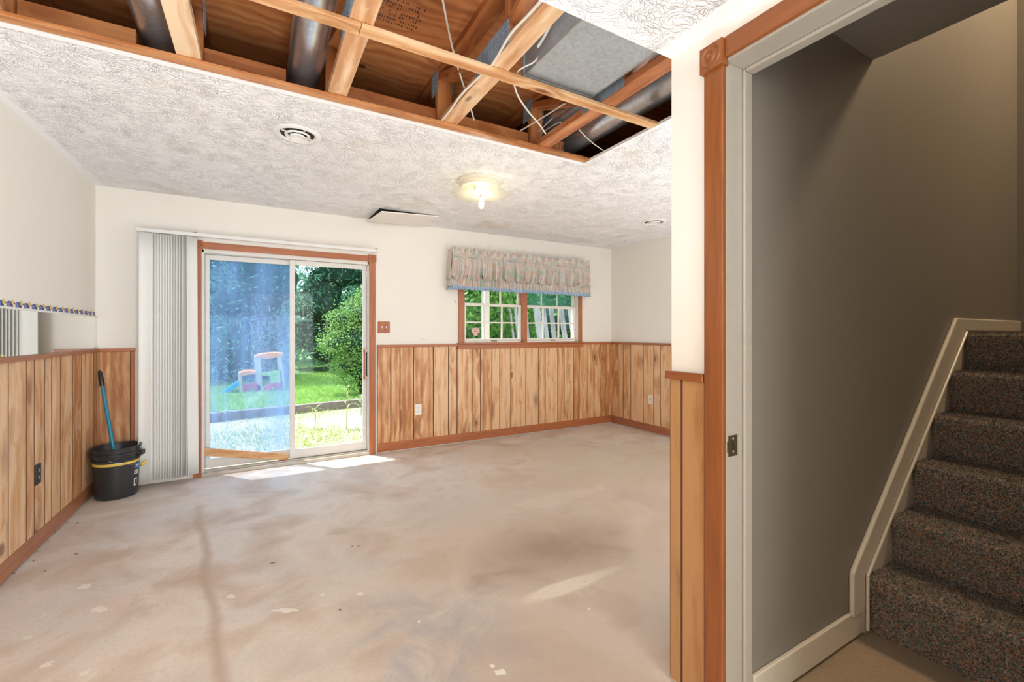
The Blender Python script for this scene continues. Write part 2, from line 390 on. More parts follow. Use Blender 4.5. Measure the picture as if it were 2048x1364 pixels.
def m_carpet():
    t = NT('carpet'); p = t.world(); n = t.noise(p, 150, 2, .7); n2 = t.noise(t.map(p, (1, 1, 1), (5, 5, 5)), 110, 2); n3 = t.noise(t.map(p, (1, 1, 1), (1, 8, 2)), 130, 2)
    col = t.ramp(n, [(.38, (.05, .042, .036)), (.5, (.15, .122, .10)), (.62, (.32, .265, .215))])
    col = t.mix(t.rampv(n2, .56, .63), col, (.40, .17, .08)); col = t.mix(t.rampv(n3, .57, .64), col, (.07, .16, .145))
    t.bump(n, .9, .01); return t.P(col, .95)
CARPET = m_carpet()
def m_leaf(name, a, b, c, sc=2.5, rough=.5):
    t = NT(name); p = t.world(); n = t.noise(p, sc, 3, .7); n2 = t.noise(p, sc * 9, 2)
    col = t.ramp(t.math('ADD', t.math('MULTIPLY', n, .5), t.math('MULTIPLY', n2, .5)), [(.35, a), (.5, b), (.64, c)])
    pr = t.b; t.P(col, rough)
    tl = t.n('ShaderNodeBsdfTranslucent', Color=col)
    m = t.n('ShaderNodeMixShader', i0=.35, i1=pr.outputs[0], i2=tl.outputs[0]); t.t.links.new(m.outputs[0], t.out.inputs[0]); return t.m
LEAF_D = m_leaf('pine_needles', (.04, .18, .10), (.12, .36, .20), (.38, .62, .42)); LEAF_M = m_leaf('maple_leaves', (.05, .17, .02), (.11, .32, .04), (.28, .52, .09), 4)
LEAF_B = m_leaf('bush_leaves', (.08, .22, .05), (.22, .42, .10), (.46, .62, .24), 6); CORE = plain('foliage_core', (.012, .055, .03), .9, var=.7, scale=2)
GRASSM = m_leaf('grass_blades', (.16, .36, .06), (.34, .54, .13), (.52, .66, .24), 3); WEED = m_leaf('weed_leaves', (.22, .38, .08), (.42, .55, .16), (.62, .70, .28), 9)
SOIL = plain('lawn_soil', (.16, .30, .06), .9, var=.4, scale=5); GRAV = plain('gravel', (.42, .34, .28), .9, var=.4, bump=.6, scale=50)
BARK = plain('bark', (.10, .07, .05), .9, var=.4); TIMB = plain('grey_timber', (.20, .17, .15), .85, var=.4, scale=14); TIMBT = plain('timber_face', (.22, .19, .17), .85, var=.4, scale=14)
FENCE = m_pine('weathered_board', (.50, .51, .52), (.40, .40, .41), (.28, .27, .26), knots=False, gloss=.8)
ORANGE = plain('orange_plastic', (.95, .30, .04), .4); RED = plain('red_plastic', (.62, .03, .06), .4); CYAN = plain('cyan_plastic', (.02, .45, .85), .35); LIME = plain('lime_plastic', (.35, .58, .14), .4); BEIGE = plain('beige_plastic', (.62, .50, .36), .45)
GROOVE = plain('dark_groove', (.11, .045, .02), .8); STUCCO = plain('outside_wall', (.7, .68, .64), .8)
NAVY = plain('border_navy', (.035, .06, .20), .6); VIOL = plain('border_violet', (.17, .20, .48), .6); GOLD = plain('border_gold', (.80, .56, .18), .6); PALE = plain('border_pale', (.85, .82, .76), .6)
PINK = plain('pink_sticker', (.80, .52, .48), .6, var=.15, scale=20); INK = plain('stamp_ink', (.06, .03, .03), .8)
CABLE = plain('cable_white', (.72, .69, .60), .4); CABLEG = plain('cable_grey', (.48, .44, .38), .5)

# ------------------------------------------------------------------ the room's sizes
XL, XR, YB = -1.13, 4.31, 4.72         # left wall, right wall, back wall
XP, YP = 1.305, 1.112                  # partition plane and its end
ZC, ZS, ZT = 2.44, 2.257, 2.80         # ceiling, lower soffit, deck above
YF = -2.6
# ---- floor
floor = BX('floor', CONC, (XL - .15, XR + .25, YF - .15, YB + .02, -.12, 0), origin=(0, 0, 0), kind='structure')
# ---- back wall with the door opening and the window opening
DL, DR = on_y(403, 700, YB).x, on_y(738.5, 700, YB).x
DT = on_y(570, 511, YB).z
WL, WR = on_y(927.5, 640, YB).x, on_y(1156.5, 640, YB).x
WB, WT = 1.145, 2.10
b = MB(); T = YB + .15
b.box(XL - .15, DL, YB, T, 0, ZT); b.box(DL, DR, YB, T, DT, ZT); b.box(DR, WL, YB, T, 0, ZT)
b.box(WL, WR, YB, T, 0, WB); b.box(WL, WR, YB, T, WT, ZT); b.box(WR, XR + .15, YB, T, 0, ZT)
wall_back = b.build('wall_back', WALL, origin=(0, 0, 0), kind='structure')
wall_left = BX('wall_left', WALL, (XL - .15, XL, YF, YB, 0, ZT), origin=(0, 0, 0), kind='structure')
wall_right = BX('wall_right', WALL, (XR, XR + .075, YP, YB, 0, ZT), origin=(0, 0, 0), kind='structure')
BX('wall_front', WALL, (XL, 5, YF - .15, YF, 0, ZT), origin=(0, 0, 0), kind='structure')
YD0, YD1 = .09, .905                    # doorway in the partition
XJ = 1.426
b = MB()
b.box(XP, XJ, YD1, YP, 0, ZT); b.box(XP, XJ, YD0, YD1, 2.142, ZT); b.box(XP, XJ, YF, YD0, 0, ZT)
wall_part = b.build('wall_partition', WALL, origin=(0, 0, 0), kind='structure')
wall_stair = BX('wall_stairwell', GREY, (XJ, 4.387, .892, YP, 0, 4.9), origin=(0, 0, 0), kind='structure')
BX('wall_stairwell_end', GREY, (4.387, 4.5, -.35, YP, 0, 4.9), origin=(0, 0, 0), kind='structure')
BX('wall_stairwell_near', GREY, (XJ, 4.5, -.47, -.35, 0, 4.9), origin=(0, 0, 0), kind='structure')
b = MB(); b.box(XJ, 2.316, -.35, .892, 2.445, 2.9); b.box(2.2, 4.5, -.35, .892, 4.9, 5.0); b.box(2.2, 2.316, -.35, .892, 2.9, 4.9)
b.build('ceiling_stairwell', GREY, origin=(0, 0, 0), kind='structure')
# ---- ceiling with the opened part
HX0, HX1, HY0, HY1 = -1.02, 1.965, YP, 2.425
CT = .013
b = MB()
b.box(XL, XR, HY1, YB, ZC, ZC + CT); b.box(HX1, XR, YP, HY1, ZC, ZC + CT); b.box(XL, HX0, YP, HY1, ZC, ZC + CT)
b.box(XL, XP, YF, YP, ZS, ZC + CT)
ceiling = b.build('ceiling', CEIL, origin=(0, 0, 0), kind='structure')
# bare paper and gypsum along the cut edge
random.seed(4)
pts = []; yy = HY0 + .4
b = MB()
while yy < HY1 + .02:
    w = .006 + random.random() * .012; d = .02 + random.random() * .03
    b.box(HX1 - .002, HX1 + w, yy, min(yy + d, HY1 + .02), ZC - .003, ZC + CT + .001); yy += d
b.build('torn_edge', DRY, ceiling)
sub = BX('ceiling_deck', PLY, (XL - .15, XR + .3, YP, YB + .15, ZT, ZT + .02), origin=(0, 0, 0), kind='structure')
# ink stamps on the deck
b = MB(); random.seed(7)
c0 = on_z(800, 25, ZT)
for r in range(7):
    for k in range(16):
        if random.random() < .25: continue
        x = c0.x - .10 + k * .013 + random.random() * .004; y = c0.y - .08 + r * .027
        hh = .008 + random.random() * .010
        b.box(x, x + .003 + random.random() * .004, y, y + hh, ZT - .0012, ZT - .0004)
b.build('ink_stamp', INK, sub)

# ------------------------------------------------------------------ wainscot planks, chair rails, baseboards
RZ0, RZ1 = 1.108, 1.135
PT = .012
random.seed(11)
def plank_x(x0, x1, y, z0, z1, parent, mat=PINE):       # on a wall facing -Y
    g = .0022; c = .0028
    P = [(x0 + g, y, z0), (x0 + g, y - PT + c, z0), (x0 + g + c, y - PT, z0), (x1 - g - c, y - PT, z0), (x1 - g, y - PT + c, z0), (x1 - g, y, z0)]
    b = MB().prism(P, (0, 0, z1 - z0)); b.m = [0, 0, 1, 1, 0, 1, 1, 0]; b.build('plank', [mat, GROOVE], parent)
def plank_y(y0, y1, x, s, z0, z1, parent, mat=PINE):    # on a wall whose face looks along s*X
    g = .0022; c = .0028
    P = [(x, y0 + g, z0), (x + s * (PT - c), y0 + g, z0), (x + s * PT, y0 + g + c, z0), (x + s * PT, y1 - g - c, z0), (x + s * (PT - c), y1 - g, z0), (x, y1 - g, z0)]
    b = MB().prism(P, (0, 0, z1 - z0)); b.m = [0, 0, 1, 1, 0, 1, 1, 0]; b.build('plank', [mat, GROOVE], parent)
gz = [137, 198, 288, 418, 518, 575, 680, 730, 806, 857, 930, 1030, 1112, 1157, 1240, 1282, 1344, 1381, 1440, 1527]
BX('groove_backing', GROOVE, (on_y(754, 700, YB).x, XR - .001, YB - .0085, YB - .0004, .02, RZ0), wall_back)
BX('groove_backing', GROOVE, (XR - .0085, XR - .0004, YP, YB - .002, .02, RZ0), wall_right)
BX('groove_backing', GROOVE, (XL + .0004, XL + .0085, YF, YB - .002, .02, RZ0), wall_left)
BX('groove_backing', GROOVE, (XP - .0085, XP - .0004, .963, YP, .02, RZ0 - .02), wall_part)
xs = [on_y(754, 700, YB).x] + [on_y(740 + g / 3.303, 700, YB - PT).x for g in gz] + [XR - .001]
for a, c in zip(xs[:-1], xs[1:]): plank_x(a, c, YB, .09, RZ0 + .005, wall_back)
xc = on_y(268, 800, YB - PT).x
plank_x(XL + .014, xc - .02, YB, .09, RZ0 + .005, wall_back)
gr = [1640, 1672, 1722, 1805, 1875, 1918, 1990]
ys = [YB - .001] + [on_x(740 + g / 3.303, 750, XR - PT).y for g in gr]
w0 = ys[-1]
while w0 > YP + .2: w0 -= random.choice([.09, .14, .11, .17]); ys.append(max(w0, YP))
if ys[-1] > YP: ys.append(YP)
for a, c in zip(ys[:-1], ys[1:]): plank_y(c, a, XR, -1, .09, RZ0 + .005, wall_right)
gl = [193.5, 187, 171.4, 162.6, 145.5, 120.6, 103, 89.4, 68.4, 52.7, 16.6]
ys = [YB - PT - .001] + [on_x(g, 800, XL + PT).y for g in gl]
w0 = ys[-1]; k = 0
while w0 > YF + .2:
    w0 -= [.20, .13, .16, .10, .18, .15, .09][k % 7]; k += 1; ys.append(max(w0, YF + .01))
for a, c in zip(ys[:-1], ys[1:]): plank_y(c, a, XL, 1, .09, RZ0 + .005, wall_left)
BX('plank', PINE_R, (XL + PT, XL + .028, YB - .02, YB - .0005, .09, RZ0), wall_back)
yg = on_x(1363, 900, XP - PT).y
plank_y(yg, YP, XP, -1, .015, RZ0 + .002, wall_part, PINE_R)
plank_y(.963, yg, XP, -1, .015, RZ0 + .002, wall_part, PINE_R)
n_trim = [0]
def trim(mat, box, **kw):
    n_trim[0] += 1; return BX('trim_%d' % n_trim[0], mat, box, kind='structure', bevel=kw.pop('bevel', .003), **kw)
# rails
xr1 = on_y(916, 690, YB - .03).x; xr2 = on_y(1167, 690, YB - .03).x
trim(TRIM_X, (XL + .001, on_y(271, 700, YB).x, YB - .026, YB, RZ0, RZ1))
trim(TRIM_X, (on_y(754, 700, YB).x, xr1 + .002, YB - .026, YB, RZ0, RZ1))
trim(TRIM_X, (xr2 - .002, XR - .001, YB - .026, YB, RZ0, RZ1))
trim(TRIM_Y, (XL, XL + .028, YF, YB - .027, RZ0, RZ1))
trim(TRIM_Y, (XR - .026, XR, YP, YB - .027, RZ0, RZ1))
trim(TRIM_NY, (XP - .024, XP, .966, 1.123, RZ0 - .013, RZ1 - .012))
trim(TRIM_Z, (xc - .019, xc + .005, YB - .018, YB, .012, RZ0))
# baseboards
def base(name, mat, box): return BX(name, mat, box, kind='structure', bevel=.003)
base('baseboard_back', TRIM_X, (on_y(754, 900, YB).x, XR - .001, YB - .018, YB, .012, .106))
base('baseboard_back_left', TRIM_X, (XL + .02, xc - .02, YB - .018, YB, .012, .106))
base('baseboard_right', TRIM_Y, (XR - .018, XR, YP, YB - .019, .012, .106))
base('baseboard_left', TRIM_Y, (XL, XL + .018, YF, YB - .019, .010, .106))
# shim gap under baseboards stays dark by itself

# casing of the sliding door
def rosette(c, w, t, axis, mat, parent=None, **kw):
    b = MB()
    if axis == 'Y':
        b.box(c[0] - w / 2, c[0] + w / 2, c[1] - t, c[1], c[2] - w / 2, c[2] + w / 2)
        b.lathe((c[0], c[1] - t, c[2]), [(w * .43, .001), (w * .40, -.0035), (w * .34, -.001), (w * .28, .002), (w * .20, -.001), (w * .15, -.004), (w * .11, -.001), (w * .06, .001), (0.0005, -.002)], 24, 'Y')
    else:
        b.box(c[0] - t, c[0], c[1] - w / 2, c[1] + w / 2, c[2] - w / 2, c[2] + w / 2)
        b.lathe((c[0] - t, c[1], c[2]), [(w * .43, .001), (w * .40, -.0045), (w * .34, -.001), (w * .28, .002), (w * .20, -.001), (w * .15, -.005), (w * .11, -.001), (w * .06, .001), (0.0005, -.002)], 32, 'X')
    return b.build('rosette', mat, parent, smooth=True)
cw = .060
door_case = thing('trim_door_casing', (DL, YB, 0), kind='structure')
BX('side_casing', TRIM_Z, (DL - cw, DL, YB - .018, YB, 0, DT + .002), door_case, bevel=.004)
BX('side_casing', TRIM_Z, (DR, DR + cw, YB - .018, YB, 0.0, DT + .002), door_case, bevel=.004)
BX('head_casing', TRIM_X, (DL + .01, DR - .008, YB - .018, YB, DT + .004, DT + .062), door_case, bevel=.004)
rosette((DL - cw / 2 + .002, YB, DT + .035), .078, .026, 'Y', TRIM_Z, door_case)
rosette((DR + cw / 2 - .002, YB, DT + .035), .078, .026, 'Y', TRIM_Z, door_case)

# near doorway casing
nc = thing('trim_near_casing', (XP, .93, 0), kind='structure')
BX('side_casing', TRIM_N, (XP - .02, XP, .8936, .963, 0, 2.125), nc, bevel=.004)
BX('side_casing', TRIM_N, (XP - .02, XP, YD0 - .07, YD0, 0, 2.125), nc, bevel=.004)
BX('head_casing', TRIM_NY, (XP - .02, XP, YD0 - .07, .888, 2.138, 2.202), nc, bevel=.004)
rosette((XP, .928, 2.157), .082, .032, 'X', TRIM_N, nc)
nj = thing('door_2', (XJ, .89, 0), kind='structure')
# jamb with its stop
BX('jamb', CREAM, (XP - .004, XJ, .8936, .9045, 0, 2.1415), nj, bevel=.002)
BX('door_stop', CREAM, (1.385, XJ + .001, .882, .894, 0, 2.13), nj, bevel=.004)
BX('head_jamb', CREAM, (XP - .004, XJ, YD0, .8935, 2.1305, 2.1415), nj, bevel=.002)
BX('door_stop', CREAM, (1.385, XJ + .001, YD0, .8815, 2.118, 2.1305), nj, bevel=.004)
BX('jamb', CREAM, (XP - .004, XJ, YD0, YD0 + .011, 0, 2.13), nj, bevel=.002)
# strike plate
a = on_y(1456, 872, .8935); c = on_y(1474, 910, .8935)
st = MB(); st.box(a.x, c.x, .8915, .8936, c.z, a.z); st.box(a.x - .006, a.x + .006, .8905, .8936, c.z + .014, a.z - .018)
sp = st.build('strike_plate', BRASS, nj, bevel=.0008)
m = (a + c) / 2; BX('latch_hole', BLK2, (m.x - .006, m.x + .005, .8908, .8914, m.z - .012, m.z + .012), sp)
for dz in (-.02, .022): MB().lathe((m.x + .002, .8915, m.z + dz), [(.004, 0), (.003, -.0012), (.0002, -.0014)], 12, 'Y').build('screw', STEEL, sp)

# ------------------------------------------------------------------ stairwell: baseboard, skirt band, stairs
bb = MB()
bb.prism([(XJ + .002, .876, .012), (2.20, .876, .012), (2.20, .876, .118), (XJ + .002, .876, .118)], (0, .0155, 0))
bb.build('baseboard_stairwell', CREAM2, kind='structure', bevel=.004)
sk = thing('trim_stair_skirt', (2.1, .892, 0), kind='structure')
xo0, xi0, xo1, xi1 = 2.097, 2.203, 3.24, 3.36
z0o, z0i, z1o, z1i = .281, .247, 1.340, 1.268
band = [(xo0, .10), (xi0, .10), (xi0, z0i), (xi1, z1i), (4.386, z1i), (4.386, z1o), (xo1, z1o), (xo0, z0o)]
MB().prism([(x, .872, z) for x, z in band], (0, .0195, 0)).build('molding_band', CREAM2, sk, bevel=.008, seg=3)
ridge = [(xi0 + .003, .02), (xi0 + .003, z0i), (xi1 + .002, z1i - .002)]
MB().tube([(x, .868, z) for x, z in ridge], .0065, 8).build('bead', CREAM2, sk, smooth=True)
MB().prism([(x, .8785, z) for x, z in [(xi0, .002), (2.30, .002), (4.386, 1.0), (4.386, z1i + .01), (xi1, z1i + .01), (xi0, z0i + .01)]], (0, .013, 0)).build('skirt_board', CREAM2, sk)
# stairs
stairs = thing('staircase', (2.3, .3, 0), 'dark speckled carpeted stairs rising behind the doorway, along the grey wall', 'staircase')
NX, NZ, dX, dZ = 2.222, .237, .2265, .204
def step_profile(i):
    xn = NX + dX * i; z1 = NZ + dZ * i; z0 = z1 - (dZ if i else NZ) + (.0 if i else .0)
    xb = xn + (dX if i < 5 else .985)
    P = [(xn + .024, z0), (xn + .018, z0 + .06), (xn + .010, z1 - .07), (xn + .002, z1 - .045), (xn, z1 - .028), (xn + .004, z1 - .012), (xn + .014, z1 - .003), (xn + .03, z1), (xb + .024, z1)]
    return P, z0, xb
YS0, YS1 = -.345, .8775
rng = np.random.default_rng(3)
for i in range(6):
    P, z0, xb = step_profile(i)
    # carpeted body
    poly = [(x, YS0, z) for x, z in P] + [(xb + .024, YS0, z0)]
    st_o = MB().prism(poly, (0, YS1 - YS0, 0)).build('step', CARPET, stairs)
    # pile: many short tufts
    pp = np.array(P[:8] + [(min(P[-1][0], xn_ := P[7][0] + .45), P[-1][1])]) if False else np.array(P)
    if i == 5: pp[-1, 0] = P[7][0] + .5
    seg = np.diff(pp, axis=0); L = np.hypot(seg[:, 0], seg[:, 1]); cum = np.concatenate([[0], np.cumsum(L)])
    n = int(cum[-1] * 1.0 * 30000)
    s = rng.random(n) * cum[-1]; idx = np.clip(np.searchsorted(cum, s) - 1, 0, len(L) - 1); f = (s - cum[idx]) / L[idx]
    px = pp[idx, 0] + seg[idx, 0] * f; pz = pp[idx, 1] + seg[idx, 1] * f; py = -.05 + rng.random(n) * (YS1 + .05)
    nx = -seg[idx, 1] / L[idx]; nz = seg[idx, 0] / L[idx]
    base_ = np.stack([px, py, pz], 1); nrm = np.stack([nx, np.zeros(n), nz], 1)
    rd = rng.normal(size=(n, 3)); rd /= np.linalg.norm(rd, axis=1)[:, None]
    tip = base_ + nrm * (.004 + rng.random(n) * .006)[:, None] + rd * .006
    tip[:, 1] = np.minimum(tip[:, 1], YS1 - .001)
    side = np.cross(nrm, rd); side /= (np.linalg.norm(side, axis=1)[:, None] + 1e-6); side *= .0016
    V = np.stack([base_ - side, base_ + side, tip], 1).reshape(-1, 3)
    O = worldloc(stairs); me = bpy.data.meshes.new('carpet_pile')
    me.vertices.add(3 * n); me.vertices.foreach_set('co', (V - np.array(O)).ravel())
    me.loops.add(3 * n); me.loops.foreach_set('vertex_index', np.arange(3 * n)); me.polygons.add(n); me.polygons.foreach_set('loop_start', np.arange(n) * 3)
    me.materials.append(CARPET); me.update(calc_edges=True)
    o = bpy.data.objects.new('carpet_pile', me); COL.objects.link(o); o.parent = st_o; o.location = -Vector(st_o.location); o['kind'] = 'stuff'

# ------------------------------------------------------------------ sliding door (in the wall)
door = thing('door_1', ((DL + DR) / 2, YB + .08, 0), kind='structure')
yi, yo = YB + .045, YB + .085
fb = MB(); JW = .030
fb.box(DL, DL + .018, YB + .004, YB + .13, 0.03, DT); fb.box(DR - .014, DR, YB + .004, YB + .13, 0.03, DT)
fb.box(DL, DR, YB + .004, YB + .13, DT - .028, DT)
fb.build('frame', ALU, door, bevel=.003)
fb = MB(); fb.box(DL, DR, YB - .012, YB + .14, .0, .030); fb.box(DL, DR, YB + .02, YB + .026, .03, .045); fb.box(DL, DR, YB + .062, YB + .068, .03, .045)
fb.build('track_sill', ALUD, door, bevel=.002)
xm = on_y(580, 700, yi).x
def panel(name, x0, x1, y, glass, sw, z0=.047, z1=None, br=.085):
    z1 = z1 or DT - .03
    g0, g1 = z0 + br, z1 - .045
    b = MB(); b.box(x0, x0 + sw[0], y, y + .028, z0, z1); b.box(x1 - sw[1], x1, y, y + .028, z0, z1)
    b.box(x0 + sw[0], x1 - sw[1], y, y + .028, z0, g0); b.box(x0 + sw[0], x1 - sw[1], y, y + .028, g1, z1)
    p = b.build(name, ALU, door, bevel=.003)
    BX('pane', glass, (x0 + sw[0] - .003, x1 - sw[1] + .003, y + .012, y + .016, g0 - .003, g1 + .003), p)
    return p
panel('fixed_panel', DL + .019, xm + .035, yo, SKYVEIL, (.032, .035))
sp2 = panel('sliding_panel', xm - .002, DR - .015, yi, GLASS, (.046, .042))
# handle
h = on_y(732, 730, yi)
hb = MB(); hz0, hz1 = on_y(727, 762, yi).z, on_y(727, 697, yi).z
hb.box(h.x - .030, h.x - .018, yi - .050, yi - .030, hz0 + .02, hz1); hb.box(h.x - .030, h.x - .012, yi - .032, yi + .001, hz0 + .03, hz0 + .05); hb.box(h.x - .030, h.x - .012, yi - .032, yi + .001, hz1 - .04, hz1 - .02)
hh = hb.build('door_handle', TRIM_Z, sp2, bevel=.003)
BX('handle_plate', IVW, (h.x - .012, h.x + .018, yi - .004, yi, hz0 + .03, hz1 - .01), sp2, bevel=.002)
BX('lock_lever', BLACK, (h.x - .004, h.x + .010, yi - .012, yi - .0035, hz0 + .05, hz1 - .04), sp2, bevel=.002)
hx = on_y(734, 548, yi); BX('latch_tab', IVW, (hx.x - .010, hx.x + .012, yi - .006, yi, hx.z - .03, hx.z + .03), sp2, bevel=.002)
# loose wooden bar lying across the fixed panel
a0, a1 = on_y(405, 896, yi - .01), on_y(405, 912, yi - .01); b0, b1 = on_y(577, 909, yi - .01), on_y(577, 921, yi - .01)
a0.z = max(a0.z, a1.z + .06)
MB().prism([a1, b1, b0, a0], (0, .03, 0)).build('security_bar', LUMBER_X, bevel=.002, label='pale wooden security bar slanting across the bottom of the sliding glass door', cat='wooden bar')

# ------------------------------------------------------------------ window
win = thing('window_1', ((WL + WR) / 2, YB, WB), kind='structure')
xmu0, xmu1 = on_y(1047.5, 640, YB - .018).x, on_y(1054.5, 640, YB - .018).x
cz = WT + .05
c_l, c_r = on_y(918, 640, YB - .018).x, on_y(1164.5, 640, YB - .018).x
BX('casing', TRIM_Z, (c_l, WL + .004, YB - .018, YB, WB - .02, cz), win, bevel=.003)
BX('casing', TRIM_Z, (WR - .004, c_r, YB - .018, YB, WB - .02, cz), win, bevel=.003)
BX('mullion', TRIM_Z, (xmu0, xmu1, YB - .018, YB + .12, WB - .02, WT), win, bevel=.003)
BX('head_casing', TRIM_X, (c_l, c_r, YB - .018, YB, WT + .0, cz + .01), win, bevel=.003)
BX('window_sill', TRIM_X, (xr1, xr2, YB - .045, YB + .04, WB - .018, WB), win, bevel=.003)
BX('apron', TRIM_X, (xr1, xr2, YB - .024, YB - .001, WB - .07, WB - .0185), win, bevel=.003)
lin = MB(); lin.box(WL, WL + .012, YB + .001, YB + .15, WB, WT); lin.box(WR - .012, WR, YB + .001, YB + .15, WB, WT); lin.box(WL, WR, YB + .04, YB + .15, WB - .001, WB + .010); lin.box(WL, WR, YB + .001, YB + .15, WT - .01, WT)
lin.build('frame', SASH, win)
def sash(x0, x1, y, z0, z1, rows, cols, glass, rail=(.035, .03), st=.032):
    b = MB(); b.box(x0, x0 + st, y, y + .03, z0, z1); b.box(x1 - st, x1, y, y + .03, z0, z1)
    b.box(x0 + st, x1 - st, y, y + .03, z0, z0 + rail[0]); b.box(x0 + st, x1 - st, y, y + .03, z1 - rail[1], z1)
    s = b.build('sash', SASH, win, bevel=.003)
    gx0, gx1, gz0, gz1 = x0 + st, x1 - st, z0 + rail[0], z1 - rail[1]
    for i in range(1, cols): x = gx0 + (gx1 - gx0) * i / cols; BX('muntin', SASH, (x - .008, x + .008, y + .003, y + .026, gz0, gz1), s, bevel=.002)
    for j in range(1, rows): z = gz0 + (gz1 - gz0) * j / rows; BX('muntin', SASH, (gx0, gx1, y + .004, y + .027, z - .008, z + .008), s, bevel=.002)
    BX('pane', glass, (gx0 - .002, gx1 + .002, y + .013, y + .017, gz0 - .002, gz1 + .002), s)
    return s
ZM = on_y(985, 610, YB + .04).z
s1 = sash(WL + .013, xmu0 - .002, YB + .035, WB + .012, ZM + .012, 2, 3, GLASS)
s2 = sash(WL + .013, xmu0 - .002, YB + .075, ZM - .016, WT - .012, 2, 3, GLASS)
s3 = sash(xmu1 + .002, WR - .013, YB + .035, WB + .012, ZM + .012, 2, 3, GLASS)
s4 = sash(xmu1 + .002, WR - .013, YB + .075, ZM - .016, WT - .012, 2, 3, SCREEN)
for s_, xa, xb_ in ((s1, WL, xmu0), (s3, xmu1, WR)):
    xx = (xa + xb_) / 2
    BX('sash_lock', BRASS, (xx - .03, xx + .03, YB + .038, YB + .06, ZM + .012, ZM + .022), s_, bevel=.003)
for u, s_ in ((989, s1), (1106, s3)):
    c = on_y(u, 683, YB + .02); BX('finger_lift', BRASS, (c.x - .035, c.x + .035, YB + .018, YB + .035, WB + .014, WB + .030), s_, bevel=.003)
# sticker on the glass
c = on_y(951, 662, YB + .047)
P = [(-.085, -.035), (-.05, -.04), (-.045, -.075), (.0, -.095), (.035, -.09), (.04, -.05), (.085, -.035), (.085, .02), (.065, .055), (.02, .065), (-.03, .062), (-.065, .05), (-.085, .01)]
MB().prism([(c.x + x * .62, c.y, c.z + z * .62) for x, z in P], (0, -.001, 0)).build('window_sticker', PINK, s1, label='pale pink scalloped sticker')
b = MB(); b.tube([(c.x - .03, c.y - .0018, c.z - .022), (c.x - .022, c.y - .0018, c.z - .006), (c.x + .0, c.y - .0018, c.z - .001), (c.x + .022, c.y - .0018, c.z - .008), (c.x + .03, c.y - .0018, c.z - .014)], .0018, 5)
for q in (-.02, -.006, .009, .022): b.tube([(c.x + q, c.y - .0018, c.z + .012), (c.x + q * 1.15, c.y - .0018, c.z + .032)], .0012, 5)
b.build('sticker_line', BLK2, s1)

# ------------------------------------------------------------------ valance
def gather(x0, x1, yfun, zt, zb, nx, amp0, amp1, freq, seed, nz=8, flare=.0, scallop=0, ret=None, belly=0.0):
    rs = np.random.default_rng(seed); ph = rs.random(6) * 6.28; b = MB(); vs = []; fs = []
    for i in range(nx + 1):
        s = i / nx; X = x0 + (x1 - x0) * s
        fq = math.sin(s * freq * 6.283 + ph[0] + 1.2 * math.sin(s * freq * 1.7 + ph[1])) + .45 * math.sin(s * freq * 2.3 * 6.283 + ph[2]) + .25 * math.sin(s * freq * 4.1 * 6.283 + ph[5])
        sw = abs(math.sin(s * math.pi * scallop + ph[3] + .5 * math.sin(s * 7 + ph[4]))) if scallop else 0
        if zb > zt: sw = abs(math.sin(s * math.pi * scallop + ph[3] + 1.1 * math.sin(s * 11 + ph[4])))
        for j in range(nz + 1):
            f = j / nz; a = amp0 + (amp1 - amp0) * f
            z = zt + (zb - zt) * f
            if scallop: z += (1 - sw) ** 2 * .06 * f * (1 if zb < zt else 0)
            if zb > zt: z -= (1 - sw) * .042 * f
            vs.append((X + flare * (s - .5) * f, yfun(s) + a * fq - flare * .25 * f - belly * math.sin(math.pi * min(1, f * 1.05)) * (.35 + .65 * sw), z + (.006 * math.sin(s * freq * 9 + ph[4]) * f)))
    for i in range(nx):
        for j in range(nz):
            k = i * (nz + 1) + j; fs.append((k, k + nz + 1, k + nz + 2, k + 1))
    return b.add(vs, fs)
vx0, vx1, vxm = on_y(905, 520, 4.60).x, on_y(1178, 533, 4.60).x, on_y(1050, 525, 4.60).x
val = thing('window_valance', ((vx0 + vx1) / 2, 4.62, 1.75), 'ruffled pastel floral valance with blue trim gathered over the window', 'valance')
MB().tube([(vx0 - .005, YB, 2.13), (vx0, 4.625, 2.13), (vx1, 4.625, 2.13), (vx1 + .005, YB, 2.13)], .008, 8).build('curtain_rod', IVW, val)
for a, c, sd_ in ((vx0, vxm - .004, 1), (vxm + .004, vx1, 2)):
    yf = lambda s: 4.602
    p = gather(a, c, yf, 2.115, 1.86, 240, .006, .027, 13, sd_, 10, .035, 6, belly=.045).build('panel', FABRIC, val, smooth=True)
    gather(a, c, lambda s: 4.600, 2.155, 2.113, 240, .005, .006, 34, sd_ + 4, 4).build('rod_pocket', FABRIC, p, smooth=True)
    gather(a, c, lambda s: 4.606, 2.150, 2.222, 240, .004, .022, 9, sd_ + 8, 6, 0, 9).build('top_ruffle', FABRIC, p, smooth=True)
    gather(a, c, lambda s: 4.622, 1.95, 1.785, 200, .004, .012, 20, sd_ + 12, 6, .03).build('under_layer', FABRIC, p, smooth=True)
    gather(a - .008, c + .008, lambda s: 4.612, 1.792, 1.748, 300, .003, .011, 42, sd_ + 16, 4, .03).build('blue_ruffle', FTRIM, p, smooth=True)
